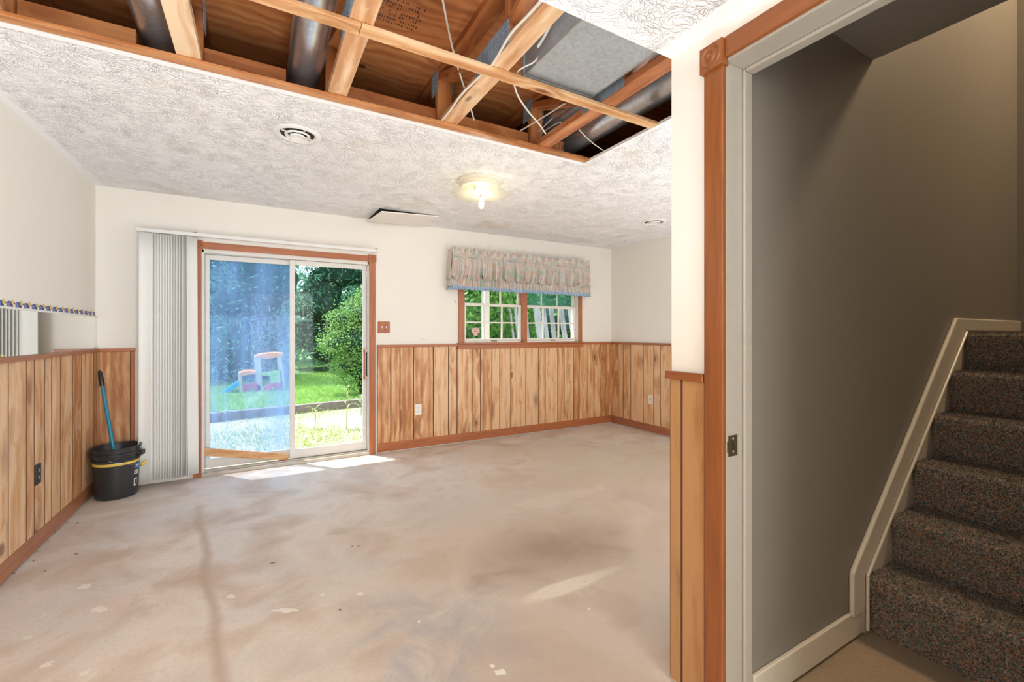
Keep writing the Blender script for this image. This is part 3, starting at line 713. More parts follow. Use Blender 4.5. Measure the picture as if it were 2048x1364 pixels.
# the returns at both ends
for X, s_ in ((vx0, -1), (vx1, 1)):
    for nm, zt, zb, mt, fl in (('side_return', 2.20, 1.87, FABRIC, .03), ('side_under_layer', 1.93, 1.785, FABRIC, .03), ('side_ruffle', 1.79, 1.745, FTRIM, .035)):
        vs = []; fs = []; N = 26
        for i in range(N + 1):
            y = 4.60 + (YB - .006 - 4.60) * i / N; q = math.sin(i * 1.9) * .006
            for j in range(6):
                f = j / 5; vs.append((X + s_ * (.004 + fl * f * .8) + q * (0.5 + f), y, zt + (zb - zt) * f))
        for i in range(N):
            for j in range(5): k = i * 6 + j; fs.append((k, k + 6, k + 7, k + 1))
        MB().add(vs, fs).build(nm, mt, val, smooth=True)
for u, v in ((910.5, 604), (1168, 614)):
    c = on_y(u, v, YB - .006); b = MB(); b.tube([(c.x, YB, c.z + .012), (c.x, YB - .012, c.z + .012), (c.x, YB - .014, c.z), (c.x, YB - .008, c.z - .010)], .0018, 6)
    b.build('wall_hook', BLACK, label='small dark tieback hook in the wall ' + ('left' if u < 1000 else 'right') + ' of the window', cat='hook')

# ------------------------------------------------------------------ vertical blinds
YBL = 4.62
hx0, hx1 = on_y(271, 460, YBL - .02).x, on_y(756, 500, YBL - .02).x
blind = thing('vertical_blind', (-.65, YBL, .05), 'white vertical blind bunched at the left of the sliding door', 'blinds')
hr = MB(); hr.box(hx0, hx1, YBL - .02, YBL + .02, 2.083, 2.113); hr.build('headrail', BLIND, blind, bevel=.003)
for u in (391, 577, 752):
    x = on_y(u, 480, YBL).x; b = MB(); b.box(x - .012, x + .012, YBL - .026, YB, 2.113, 2.117); b.box(x - .012, x + .012, YBL - .026, YBL - .022, 2.10, 2.117); b.box(x - .010, x + .010, YB - .004, YB, 2.05, 2.117)
    br = b.build('bracket', IVW, blind); MB().lathe((x, YB - .004, 2.06), [(.005, 0), (.004, -.002), (.0002, -.0025)], 10, 'Y').build('screw', STEEL, br)
def slat_mesh(nm, H, w=.089, bow=.006):
    vs = []; fs = []; N = 8; NZ = 10
    for j in range(NZ + 1):
        for i in range(N + 1):
            s = i / N - .5; vs.append((s * w, bow * (1 - 4 * s * s) , -H * j / NZ))
    for j in range(NZ):
        for i in range(N): k = j * (N + 1) + i; fs.append((k, k + 1, k + N + 2, k + N + 1))
    me = bpy.data.meshes.new(nm); me.from_pydata(vs, [], fs); me.materials.append(BLIND); me.polygons.foreach_set('use_smooth', [True] * len(fs)); return me
SM = slat_mesh('slat', 2.02)
random.seed(21)
def slat(x, y, rot, tx=0, ty=0):
    o = bpy.data.objects.new('slat', SM); COL.objects.link(o); o.parent = blind
    o.location = Vector((x, y, 2.075)) - worldloc(blind); o.rotation_euler = (R(ty), R(tx), R(rot))
    sm = o.modifiers.new('thick', 'SOLIDIFY'); sm.thickness = .0012
xa, xb_ = on_y(298, 700, YBL).x, on_y(372, 700, YBL).x
slat(on_y(288, 700, YBL - .055).x + .010, YBL - .048, 4, .15)
N = 15
for i in range(N):
    f = i / (N - 1); x = xa + (xb_ - xa) * f ** .92
    slat(x, YBL + .0 + random.uniform(-.002, .002), 24 + f * f * 34 + random.uniform(-.6, .6), random.uniform(-.04, .04) + (f > .9) * .25, random.uniform(-.03, .03))
slat(on_y(379, 700, YBL).x, YBL + .005, 75, .55, 0)
slat(on_y(384, 700, YBL).x, YBL - .01, 38, -.35, 0)

# ------------------------------------------------------------------ switch plate, outlets
def duplex(name, c, axis, mat, slot, label, w=.072, h=.118):
    t = thing(name, c, label, 'outlet')
    x, y, z = c; d = .006
    def bx(nm, m, a0, a1, z0, z1, d0, d1, par, bev=.0015):
        if axis == 'Y': bb_ = (x + a0, x + a1, y - d1, y - d0, z + z0, z + z1)
        elif axis == 'X+': bb_ = (x + d0, x + d1, y + a0, y + a1, z + z0, z + z1)
        else: bb_ = (x - d1, x - d0, y + a0, y + a1, z + z0, z + z1)
        return BX(nm, m, bb_, par, bevel=bev)
    bx('cover_plate', mat, -w / 2, w / 2, -h / 2, h / 2, 0, d, t)
    for q in (-.021, .021):
        rc = bx('receptacle', mat, -.017, .017, q - .014, q + .014, d, d + .002, t)
        for s in (-.006, .006): bx('slot', slot, s - .0012, s + .0012, q - .003, q + .007, d + .0018, d + .0024, rc, 0)
        bx('slot', slot, -.0022, .0022, q - .010, q - .006, d + .0018, d + .0024, rc, 0)
    return t
c = on_y(836.5, 819, YB - PT); duplex('wall_outlet', (c.x, YB - PT, c.z), 'Y', IVW, BLK2, 'white duplex outlet in the pine panelling just right of the sliding door')
c = on_x(74.5, 948, XL + PT); duplex('wall_outlet', (XL + PT, c.y, c.z), 'X+', BLACK, IVW, 'black duplex outlet in the panelling of the left wall')
c = on_x(1301.5, 799, XR - PT); t = thing('wall_outlet', (XR - PT, c.y, c.z), 'small ivory cable outlet plate low on the far right wall', 'outlet')
BX('cover_plate', IVORY, (XR - PT - .006, XR - PT, c.y - .035, c.y + .035, c.z - .058, c.z + .058), t, bevel=.002)
MB().lathe((XR - PT - .006, c.y, c.z), [(.006, 0), (.005, -.005), (.002, -.006), (.0005, -.006)], 10, 'X').build('socket', BLACK, t)
c = on_y(767.5, 654.5, YB); sw = thing('light_switch', (c.x, YB, c.z), 'brown stained wooden double switch plate beside the sliding door', 'light switch')
BX('cover_plate', TRIM_Z, (c.x - .062, c.x + .062, YB - .009, YB, c.z - .06, c.z + .06), sw, bevel=.003)
for s in (-.023, .023):
    BX('toggle', IVW, (c.x + s - .005, c.x + s + .005, YB - .020, YB - .008, c.z - .010, c.z + .012), sw, bevel=.002)
    for q in (-.03, .03): MB().lathe((c.x + s, YB - .009, c.z + q), [(.0035, 0), (.003, -.0012), (.0002, -.0015)], 10, 'Y').build('screw', BRASS, sw)
# pencil scribble on the wall
b = MB()
for (p, q) in (((840, 675), (843, 680)), ((843, 676), (840, 680)), ((845, 679), (847, 677)), ((847, 677), (848, 680)), ((850, 678), (851, 680)), ((853, 679), (854.5, 681)), ((846, 628), (848.5, 626.5)), ((844, 641), (846, 642))):
    A, B = on_y(p[0], p[1], YB - .0005), on_y(q[0], q[1], YB - .0005); b.tube([A, B], .0009, 4)
b.build('scribble', CABLEG, wall_back)

# ------------------------------------------------------------------ mirror strip and wallpaper border on the left wall
MZ0, MZ1 = RZ1 + .001, 1.385
mir = thing('wall_mirror', (XL, 3.0, MZ0), 'low horizontal mirror strip on the left wall above the chair rail', 'mirror')
BX('mirror_glass', MIRROR, (XL + .001, XL + .005, -1.2, YB - .012, MZ0, MZ1), mir, bevel=.0006)
for y in (on_x(2, 720, XL).y, YB - .03):
    BX('mirror_clip', GOLD, (XL + .001, XL + .009, y - .008, y + .008, MZ0, MZ0 + .014), mir, bevel=.001)
BX('mirror_clip', GOLD, (XL + .001, XL + .009, YB - .034, YB - .014, MZ1 - .006, MZ1 + .010), mir, bevel=.001)
bor = thing('wallpaper_border', (XL, 3.0, MZ1), 'cut strip of yellow and navy patterned wallpaper border above the mirror', 'wallpaper border')
BX('backing', PALE, (XL + .0005, XL + .0015, -1.2, YB - .012, MZ1 + .0, MZ1 + .0135), bor)
y = YB - .02; k = 0
def pf(b, pts, y0, mi, x):
    b.mi = mi; b.prism([(x, y0 + yy, MZ1 + zz) for yy, zz in pts], (.0006, 0, 0))
b = MB(); per = .098
while y > -1.1:
    pf(b, [(0, .010), (-.098, .010), (-.098, .026), (-.060, .030), (-.03, .042), (0, .040)], y, 0, XL + .0008)
    pf(b, [(-.012, .012), (-.05, .012), (-.055, .034), (-.018, .037)], y, 1, XL + .0016)
    pf(b, [(-.052, .020), (-.070, .016), (-.094, .024), (-.090, .052), (-.072, .046), (-.064, .034)], y, 2, XL + .0024)
    pf(b, [(-.060, .006), (-.086, .006), (-.084, .022), (-.066, .026)], y, 3, XL + .0032)
    pf(b, [(-.066, .030), (-.074, .028), (-.074, .034), (-.067, .036)], y, 0, XL + .0038)
    y -= per; k += 1
b.build('print', [NAVY, VIOL, GOLD, PALE], bor, origin=(XL, 3.0, MZ1))

# ------------------------------------------------------------------ ceiling fixtures
def vent(u, v, label, r=.130):
    c = on_z(u, v, ZC - .01); z = ZC
    t = thing('ceiling_vent', (c.x, c.y, z - .03), label, 'vent', 'round ceiling vents')
    MB().lathe((c.x, c.y, z), [(r, 0), (r, -.004), (r * .95, -.009), (r * .80, -.010), (r * .74, -.004), (r * .66, .012), (r * .62, .012), (r * .72, -.002)], 40).build('outer_ring', WHITE, t, smooth=True)
    MB().lathe((c.x, c.y, z), [(r * .54, -.006), (r * .50, -.015), (r * .44, -.010), (r * .36, .008), (r * .34, .008), (r * .46, -.006)], 36).build('inner_ring', WHITE, t, smooth=True)
    MB().lathe((c.x, c.y, z), [(r * .32, -.012), (r * .28, -.020), (r * .14, -.013), (.0005, -.010)], 32).build('center_cap', WHITE, t, smooth=True)
    MB().lathe((c.x, c.y, z), [(r * .80, .0005), (r * .66, -.001), (.0005, -.0015)], 32).build('throat_shade', BLK2, t)  # dark disc on the ceiling, painted shade of the vent's throat
    for a in range(4):
        A = a * math.pi / 2 + .4; p0 = Vector((c.x + math.cos(A) * .02, c.y + math.sin(A) * .02, z - .005)); p1 = Vector((c.x + math.cos(A) * r * .72, c.y + math.sin(A) * r * .72, z - .005))
        MB().beam(p0, p1, .002, .008).build('spoke', WHITE, t)
vent(595, 272, 'round white ceiling vent nearest the opened ceiling')
vent(1307, 446, 'round white ceiling vent in the far right of the ceiling')
c = on_z(960, 368, ZC - .02)
lt = thing('ceiling_light', (c.x, c.y, ZC - .2), 'flush ceiling light with bare lit bulbs and a round glass plate', 'ceiling light')
MB().lathe((c.x, c.y, ZC), [(.168, 0), (.168, -.012), (.160, -.020), (.150, -.022), (.145, -.05), (.13, -.052), (.0005, -.052)], 48).build('pan', IVORY, lt, smooth=True)
MB().lathe((c.x, c.y, ZC - .105), [(.05, .010), (.12, .004), (.18, .0), (.222, .004), (.222, .008), (.18, .004), (.12, .008), (.05, .014)], 56).build('glass_plate', DISC, lt, smooth=True)
MB().tube([(c.x, c.y, ZC - .05), (c.x, c.y, ZC - .125)], .006, 10).build('center_rod', BRASS, lt)
BX('socket', plain('socket_card', (.75, .48, .24), .6), (c.x - .05, c.x - .008, c.y - .03, c.y + .01, ZC - .085, ZC - .052), lt, bevel=.004)
prof = [(.0005, -.062), (.012, -.060), (.020, -.045), (.021, -.02), (.018, 0), (.010, .004)]
for (dx, dy, dz) in ((-.03, -.02, -.09), (.03, .02, -.105), (.012, .002, -.175)):
    MB().lathe((c.x + dx, c.y + dy, ZC + dz + .03), prof, 20).build('bulb', BULB, lt, smooth=True)
lamp('ceiling_light_glow', 'POINT', (c.x + .01, c.y, ZC - .20), 3, (1, .86, .68), shadow_soft_size=.05)

# loose hatch panel by the back wall
ZH = ZC - .004
q = [on_z(735, 443, ZC - .042), on_z(763, 424, ZC - .052), on_z(877, 434, ZC - .013), on_z(848, 455, ZC - .013)]
q0 = [on_z(733, 442, ZC), on_z(759, 416.5, ZC), on_z(877, 433, ZC), on_z(848, 454, ZC)]
for P in (q, q0):
    for p in P: p.y = min(p.y, YB - .005)
hatch = MB(); hatch.prism(q, (0, 0, .010)); ho = hatch.build('access_panel', WALL, label='loose beige access panel sagging from the ceiling above the sliding door', cat='panel')
MB().prism([p - Vector((0, 0, .0015)) for p in q0], (0, 0, .001)).build('gap_shade', BLK2, ceiling)  # dark sheet under the uncut ceiling, painted shade of the panel's gap

# ------------------------------------------------------------------ opened ceiling: trusses, strips, ducts, cables
CZ0 = ZC + .018; CH = .038
NODES = [1.78, 2.46, 1.10, 3.1]
def truss(x0, label, lum):
    x1 = x0 + .089; xm_ = (x0 + x1) / 2
    t = thing('floor_truss', (xm_, 2.0, CZ0), label, 'truss', None)
    ye = 2.47
    BX('bottom_chord', lum, (x0, x1, 1.12, ye, CZ0, CZ0 + CH), t, bevel=.002)
    BX('top_chord', LUMBER_O, (x0, x1, 1.12, YB - .01, ZT - CH, ZT - .001), t, bevel=.002)
    zb, zt = CZ0 + CH, ZT - CH
    wz = (zb + zt) / 2
    for y in (2.47, 1.62):
        BX('vertical_web', LUMBER_Z, (x0, x1, y - .019, y + .019, zb, zt), t, bevel=.002)
    for y0, y1 in ((1.80, 2.43), (1.72, 1.15)):
        MB().beam((xm_, y0, zb + .018), (xm_, y1, zt - .018), .089, .038).build('diagonal_web', LUMBER_O, t, bevel=.002)
    for y0, y1, z0, z1 in ((1.60, 1.93, CZ0 + .004, CZ0 + .112), (2.44, 2.55, zt - .10, zt + .035), (1.58, 1.66, zt - .075, zt + .030), (1.12, 1.22, zt - .06, zt + .034)):
        for xs_, s_ in ((x0, -1), (x1, 1)):
            pb = MB(); pb.box(xs_ - .0012 if s_ < 0 else xs_, xs_ if s_ < 0 else xs_ + .0012, y0, y1, z0, z1)
            # punched teeth as small raised ribs
            ny = int((y1 - y0) / .014); nz_ = int((z1 - z0) / .020)
            for iy in range(ny):
                for iz in range(nz_):
                    yy_ = y0 + .005 + iy * .014; zz_ = z0 + .005 + iz * .020
                    xx0 = xs_ + s_ * .0012; pb.box(min(xx0, xx0 + s_ * .0022), max(xx0, xx0 + s_ * .0022), yy_, yy_ + .005, zz_, zz_ + .012)
            pb.build('connector_plate', PLATE, t)
    return t
truss(-.915, 'floor truss at the far left of the opened ceiling', LUMBER_Y)
truss(-.308, 'floor truss with pale bottom chord right of the left black duct', LUMBER_Y)
truss(.299, 'floor truss right beside the middle round duct', LUMBER_Y)
truss(.902, 'floor truss with a white cable along it, left of the square duct', LUMBER_Y)
truss(1.545, 'reddish floor truss between the square duct and the silver round duct', LUMBER_R)
# blocking board behind the far edge
for i, (xa_, xb2, lb) in enumerate(((-.825, -.462, 'left of the left duct'), (-.218, .118, 'second from the left'), (.39, .90, 'in the middle'), (.995, 1.54, 'rightmost'))):
    BX('blocking_board', LUMBER_XO, (xa_, xb2, 2.475, 2.513, ZC + CT + .003, ZC + .135), bevel=.002, label='orange blocking board at the far edge of the ceiling opening, ' + lb, cat='board', group=None)
BX('rim_backer', LUMBER_O, (1.64, 1.80, 2.44, 2.478, ZC + .02, ZC + .12), bevel=.002, label='short dark wood block at the right end of the opened ceiling', cat='wood block')
# furring strips
def strip(label, x0, x1, y0, y1, z, mat):
    BX('furring_strip', mat, (x0, x1, y0, y1, z, z + .0175), bevel=.002, label=label, cat='wood strip')
xj = on_z(722, 55, ZC).x
strip('pale furring strip crossing the left part of the opened ceiling', HX0, xj - .001, 1.765, 1.826, ZC - .001, LUMBER_X)
strip('orange furring strip crossing the right part of the opened ceiling', xj + .001, HX1 + .004, 1.765, 1.826, ZC - .001, LUMBER_X)
strip('long furring strip along the far edge of the opened ceiling', HX0, HX1 - .01, 2.362, 2.415, ZC - .001, LUMBER_XO)
# round ducts
def duct(xc_, zc_, r, label, y0=1.12, y1=4.4, seams=()):
    b = MB(); prof = []
    P = []; Rr = []
    ys_ = [y0]
    for s in seams: ys_ += [s - .006, s - .005, s + .005, s + .006]
    ys_.append(y1)
    for k, y in enumerate(ys_):
        P.append((xc_, y, zc_)); Rr.append(r + (.004 if (k % 4 in (2, 3) and k < len(ys_) - 1) else 0))
    b.tube(P, Rr, 40)
    return b.build('round_duct', GALVD, smooth=True, label=label, cat='duct')
duct(-.385, 2.625, .082, 'round metal duct at the left of the opened ceiling', seams=(2.0,))
duct(.205, 2.625, .078, 'round metal duct in the middle of the opened ceiling', seams=(1.30,))
duct(1.93, 2.640, .098, 'large shiny round metal duct at the right of the opened ceiling', seams=(2.6,))
duct(1.72, 2.70, .05, 'thin dark round pipe behind the large shiny duct')
# square duct
sq = thing('square_duct', (1.30, 1.4, 2.49), 'large square galvanised sheet metal duct at the right of the opened ceiling', 'duct')
BX('duct_body', GALV, (1.10, 1.51, 1.12, 1.808, 2.492, 2.71), sq, bevel=.003)
for x in (1.10, 1.51): MB().tube([(x, 1.12, 2.491), (x, 1.808, 2.491)], .003, 6).build('corner_seam', STEEL, sq)
BX('end_flange', GALV, (1.092, 1.518, 1.800, 1.812, 2.486, 2.716), sq, bevel=.001)
# cables
def cable(label, pts, r=.0045, mat=CABLE, seg=6):
    P = [Vector(p) for p in pts]; out = []
    for i in range(len(P) - 1):
        p0 = P[max(i - 1, 0)]; p1 = P[i]; p2 = P[i + 1]; p3 = P[min(i + 2, len(P) - 1)]
        for k in range(seg):
            t = k / seg; out.append(.5 * ((2 * p1) + (p2 - p0) * t + (2 * p0 - 5 * p1 + 4 * p2 - p3) * t * t + (3 * p1 - p0 - 3 * p2 + p3) * t ** 3))
    out.append(P[-1]); MB().tube(out, r, 8).build('electric_cable', mat, smooth=True, label=label, cat='cable')
cable('white cable hanging diagonally over the plywood, left of the plated truss', [on_z(880, -30, 2.72), on_z(893, 40, 2.69), on_z(906, 100, 2.66), on_z(921, 152, 2.62), on_z(938, 205, 2.57), on_z(948, 240, 2.53)], .0048)
cable('white cable stapled along the left edge of the truss beside the square duct', [on_z(1084, 0, CZ0 - .004), on_z(1055, 32, CZ0 - .006), on_z(1020, 70, CZ0 - .005), on_z(985, 128, CZ0 - .001), on_z(960, 152, CZ0 + .0), on_z(922, 190, CZ0 - .005), on_z(902, 218, CZ0 - .005), on_z(884, 240, CZ0 + .001)], .0052)
cable('thin cable drooping beside the side of the square duct', [on_z(1102, 50, 2.60), on_z(1088, 92, 2.55), on_z(1070, 122, 2.50), on_z(1048, 134, 2.475), on_z(1034, 145, 2.47), on_z(1031, 165, 2.50)], .0035)
cable('short cable end hanging beside the square duct', [on_z(1101, 50, 2.58), on_z(1088, 74, 2.53), on_z(1076, 93, 2.48)], .0060)
cable('white cable hanging below the furring strip, left of the reddish truss', [on_z(1028, 168, 2.50), on_z(1036, 192, 2.48), on_z(1056, 222, 2.48), on_z(1078, 248, 2.48), on_z(1091, 267, 2.48)], .0045)
cable('long white cable slanting up behind the furring strip', [on_z(1165, 185, 2.62), on_z(1128, 208, 2.60), on_z(1090, 232, 2.58), on_z(1040, 262, 2.56)], .0045)
cable('tan cable curving behind the reddish truss', [on_z(1075, 272, 2.56), on_z(1095, 258, 2.56), on_z(1115, 246, 2.57), on_z(1130, 246, 2.57)], .0040, CABLEG)
cable('thin wire running down to the right corner of the opened ceiling', [on_z(1158, 259, 2.49), on_z(1172, 274, 2.475), on_z(1188, 288, 2.465), on_z(1207, 301, 2.455)], .0028)
cable('grey cable crossing behind the middle truss', [on_z(1105, 236, 2.62), on_z(1085, 255, 2.60), on_z(1068, 270, 2.58)], .0040, CABLEG)

# ------------------------------------------------------------------ bucket and mop handle
BXc, BYc = -.955, 4.50
bk = thing('bucket', (BXc, BYc, 0), 'black plastic bucket with a yellow stripe standing in the left corner', 'bucket')
MB().lathe((BXc, BYc, 0), [(.0005, .004), (.122, .004), (.128, .012), (.132, .10), (.1385, .25), (.139, .285), (.147, .287), (.148, .302), (.1405, .304), (.1425, .325), (.149, .327), (.150, .345), (.143, .348), (.1445, .372), (.152, .374), (.153, .386), (.147, .388), (.143, .383), (.136, .25), (.128, .03), (.0005, .026)], 56).build('body', BUCK, bk, smooth=True)
MB().lathe((BXc, BYc, 0), [(.1385, .258), (.1402, .259), (.1406, .277), (.1390, .278)], 48).build('yellow_stripe', YEL, bk, smooth=True)
for A in (R(-8), R(172)):
    dx, dy = math.cos(A), math.sin(A); p = Vector((BXc + dx * .155, BYc + dy * .155, .325))
    MB().beam(p - Vector((dx, dy, 0)) * .02, p + Vector((dx, dy, 0)) * .018, .05, .038).build('side_lug', BUCK, bk, bevel=.006)
bail = []
for i in range(21):
    f = i / 20; A = R(-8) - math.pi * f
    rr = .175 + .012 * math.sin(math.pi * f); z = .300 - .105 * math.sin(math.pi * f)
    bail.append((BXc + math.cos(A) * rr, BYc + math.sin(A) * rr, z))
# the bail hangs from the near side towards the right
bail = []
A0, A1 = R(-95), R(-8)
for i in range(15):
    f = i / 14; A = A0 + (A1 - A0) * f; rr = .150 + .022 * math.sin(math.pi * f * .9); z = .305 - .075 * f ** .8
    bail.append((BXc + math.cos(A) * rr, BYc + math.sin(A) * rr, z))
MB().tube(bail, .0022, 8).build('wire_handle', STEEL, bk, smooth=True)
e = Vector(bail[-1]); MB().tube([e + Vector((-.004, -.012, -.008)), e + Vector((.022, .014, .014))], [.013, .011], 12).build('hand_grip', YEL, bk, smooth=True)
# printed side label
b = MB()
def patch(a0, a1, z0, z1, mi, rr=.0012):
    b.mi = mi; n = 8; vs = []
    for i in range(n + 1):
        A = R(a0 + (a1 - a0) * i / n)
        for z in (z0, z1):
            r_ = .132 + (z - .1) * .043 + rr; vs.append((BXc + math.cos(A) * r_, BYc + math.sin(A) * r_, z))
    b.add(vs, [(2 * i, 2 * i + 2, 2 * i + 3, 2 * i + 1) for i in range(n)])
patch(-28, -2, .205, .252, 0); patch(-22, -8, .225, .236, 1, .002); patch(-30, -14, .165, .196, 1); patch(-26, -20, .17, .19, 2, .002); patch(-30, -18, .075, .135, 1); patch(-27, -21, .085, .125, 2, .002); patch(-178, -168, .10, .16, 1)
b.build('printed_label', [BLUE, IVW, BUCK], bk)
mop = thing('mop_handle', (-.923, 4.473, .03), 'teal blue broom handle with dark tip leaning in the bucket', 'broom handle')
p0, p1 = Vector((-.923, 4.473, .034)), Vector((-1.082, 4.617, .965)); pm = p0 + (p1 - p0) * .87
MB().tube([p0, pm], .0125, 16).build('pole', TEAL, mop, smooth=True)
d = (p1 - pm)
MB().tube([pm, pm + d * .12, pm + d * .5, pm + d * .9, p1], [.0145, .0165, .0165, .013, .006], 16).build('end_grip', BLACK, mop, smooth=True)
MB().tube([p0 + (p1 - p0) * .32, p0 + (p1 - p0) * .345], .0145, 14).build('collar', IVW, mop)

# ------------------------------------------------------------------ marks and crumbs on the floor
random.seed(9)
def splat(u, v, ru, rv):
    c = on_z(u, v, 0); s = (c.xy.length) / FPX
    n = 14; P = []
    ax = Vector((FY, -FX, 0)); ay = Vector((FX, FY, 0))
    for i in range(n):
        A = i / n * 6.283; k = .55 + random.random() * .6
        P.append(c + ax * math.cos(A) * ru * s * k + ay * math.sin(A) * rv * s * k * 3 + Vector((0, 0, .0004)))
    MB().prism(P, (0, 0, .0008)).build('paint_spot', PAINTS, floor)
PAINTS = plain('dried_plaster', (.76, .70, .62), .8)
for a in ((170, 1173, 10, 3), (200, 1219, 13, 3), (575, 1221, 26, 3), (460, 1194, 9, 2.5), (55, 1275, 6, 2), (93, 1329, 7, 2.5), (168, 1346, 8, 2.5), (720, 1188, 9, 2), (645, 1190, 4, 1.5), (1000, 1345, 16, 3), (985, 1333, 6, 2), (88, 1232, 3, 1.5), (838, 1243, 3, 1.5), (1178, 1218, 3, 1.5)): splat(*a)
chipm = plain('wood_crumb', (.28, .20, .13), .9)
for i, (u, v) in enumerate(((118, 1060), (110, 1066), (96, 1084), (75, 1104), (68, 1122), (40, 1123), (35, 1133), (28, 1147), (153, 1108), (155, 1046), (134, 1045), (90, 1142), (705, 1093), (717, 1093), (546, 1126), (680, 1220), (783, 904), (1105, 888))):
    c = on_z(u, v, 0); s = .006 + random.random() * .008; A = random.random() * 3
    P = [c + Vector((math.cos(A + t) * s * k, math.sin(A + t) * s * k, .0002)) for t, k in ((0, 1), (1.2, .5), (2.3, .7), (3.1, 1.1), (4.4, .4), (5.2, .6))]
    MB().prism(P, (0, 0, .003)).build('debris_crumb', chipm, label='tiny dark crumb of debris lying on the concrete floor', cat='debris', group='crumbs on the concrete floor')

# ------------------------------------------------------------------ outside
GZ = -.10
BX('ground', GRAV, (-14, 22, YB + .15, 11, GZ - .3, GZ), origin=(0, 0, 0), kind='structure')
a, c = on_z(417, 846, GZ), on_z(724, 814, GZ); dirv = (c - a).normalized()
p0 = a - dirv * 16 + Vector((0, .12, 0)); p1 = a + dirv * 22 + Vector((0, .12, 0))
MB().prism([(p0.x, p0.y, GZ - .3), (p1.x, p1.y, GZ - .3), (p1.x, 45, GZ - .3), (p0.x, 45, GZ - .3)], (0, 0, .3 - GZ)).build('lawn', SOIL, origin=(0, 0, 0), kind='structure')
edge_y = lambda x: a.y + (x - a.x) * dirv.y / dirv.x
BX('outside_wall', STUCCO, (-9, XL - .15, YB + .05, YB + .15, -.2, 4), origin=(0, 0, 0), kind='structure')
BX('outside_wall_right', STUCCO, (XR + .6, 14, YB + .05, YB + .15, -.2, 4), origin=(0, 0, 0), kind='structure')
BX('roof_eave', STUCCO, (-9, 14, YB + .15, YB + .46, 2.62, 2.80), origin=(0, 0, 0), kind='structure')
BX('upper_house', STUCCO, (-9, 14, YB + .02, YB + .15, 2.80, 6.5), origin=(0, 0, 0), kind='structure')
a, c = on_z(417, 846, GZ), on_z(724, 814, GZ)
dirv = (c - a).normalized()
for i in range(5):
    p0 = a + dirv * (-2.44 * 1.6 + i * 2.44); p1 = p0 + dirv * 2.43
    MB().beam(p0 + Vector((0, .07, .065)), p1 + Vector((0, .07, .065)), .14, .15).build('landscape_timber', TIMBT, bevel=.006, label='grey landscape timber edging the lawn, ' + ['far left one hidden by the wall', 'left one seen behind the hazy pane', 'one seen behind the clear sliding pane', 'one right of the bush', 'far right one'][i], cat='timber')

def blades(name, mat, n, x0, x1, y0, y1, z, h, w, seed, parent=None, label=None, cat=None, dens=None, lean=.4):
    rs = np.random.default_rng(seed); x = x0 + rs.random(n) * (x1 - x0); y = y0 + (rs.random(n) ** 1.4) * (y1 - y0)
    if dens is not None:
        keep = dens(x, y, rs); x, y = x[keep], y[keep]; n = len(x)
    A = rs.random(n) * 6.283; hh = h * (.5 + rs.random(n)); ww = w * (.6 + rs.random(n) * .8)
    B = np.stack([x, y, np.full(n, z)], 1); S = np.stack([np.cos(A), np.sin(A), np.zeros(n)], 1) * ww[:, None] / 2
    ln = rs.normal(size=(n, 2)) * lean * h
    Tp = B + np.stack([ln[:, 0], ln[:, 1], hh], 1)
    V = np.stack([B - S, B + S, Tp], 1).reshape(-1, 3)
    return rawmesh(name, V, 3, mat, parent, label, cat)
def rawmesh(name, V, k, mat, parent=None, label=None, cat=None, kind='stuff'):
    O = V.mean(0) * np.array([1, 1, 0]) + np.array([0, 0, V[:, 2].min()]); n = len(V) // k
    me = bpy.data.meshes.new(name); me.vertices.add(len(V)); me.vertices.foreach_set('co', (V - O).ravel())
    me.loops.add(len(V)); me.loops.foreach_set('vertex_index', np.arange(len(V))); me.polygons.add(n); me.polygons.foreach_set('loop_start', np.arange(n) * k)
    me.materials.append(mat); me.update(calc_edges=True)
    o = bpy.data.objects.new(name, me); COL.objects.link(o)
    if parent is not None: o.parent = parent; o.location = Vector(O) - worldloc(parent)
    else: o.location = O
    return tag(o, label, cat, None, kind)
blades('lawn_grass', GRASSM, 90000, -6, 6, 7.7, 15, 0, .055, .012, 1, label='bright green lawn grass beyond the timber edging', cat='grass', dens=lambda x, y, rs: y > edge_y(x) + .18)
blades('weedy_grass', WEED, 42000, -2.5, 7, YB + .6, 8.5, GZ, .045, .010, 2, label='sparse weeds and grass growing in the gravel outside the door', cat='weeds',
       dens=lambda x, y, rs: ((np.sin(x * 2.3 + 1) + np.sin(y * 3.1 + x) + rs.normal(size=len(x)) * .8) > .25) & (y < edge_y(x)), lean=.7)
def leafcloud(clumps, n, size, seed, aspect=.5, shell=.55):
    rs = np.random.default_rng(seed); C = np.array([c[:3] for c in clumps]); Rr = np.array([c[3:6] for c in clumps]); vol = np.prod(Rr, 1) ** (2 / 3); idx = rs.choice(len(C), n, p=vol / vol.sum())
    d = rs.normal(size=(n, 3)); d /= np.linalg.norm(d, axis=1)[:, None]; rad = shell + (1 - shell) * rs.random(n) ** .6
    rad *= 1 + .12 * rs.normal(size=n)
    P = C[idx] + d * rad[:, None] * Rr[idx]
    a = rs.normal(size=(n, 3)); a /= np.linalg.norm(a, axis=1)[:, None]; b_ = np.cross(a, rs.normal(size=(n, 3))); b_ /= np.linalg.norm(b_, axis=1)[:, None]
    s = size * (.6 + rs.random(n) * .8)
    a *= s[:, None]; b_ *= (s * aspect)[:, None]
    return np.stack([P - a, P - b_, P + a, P + b_], 1).reshape(-1, 3)
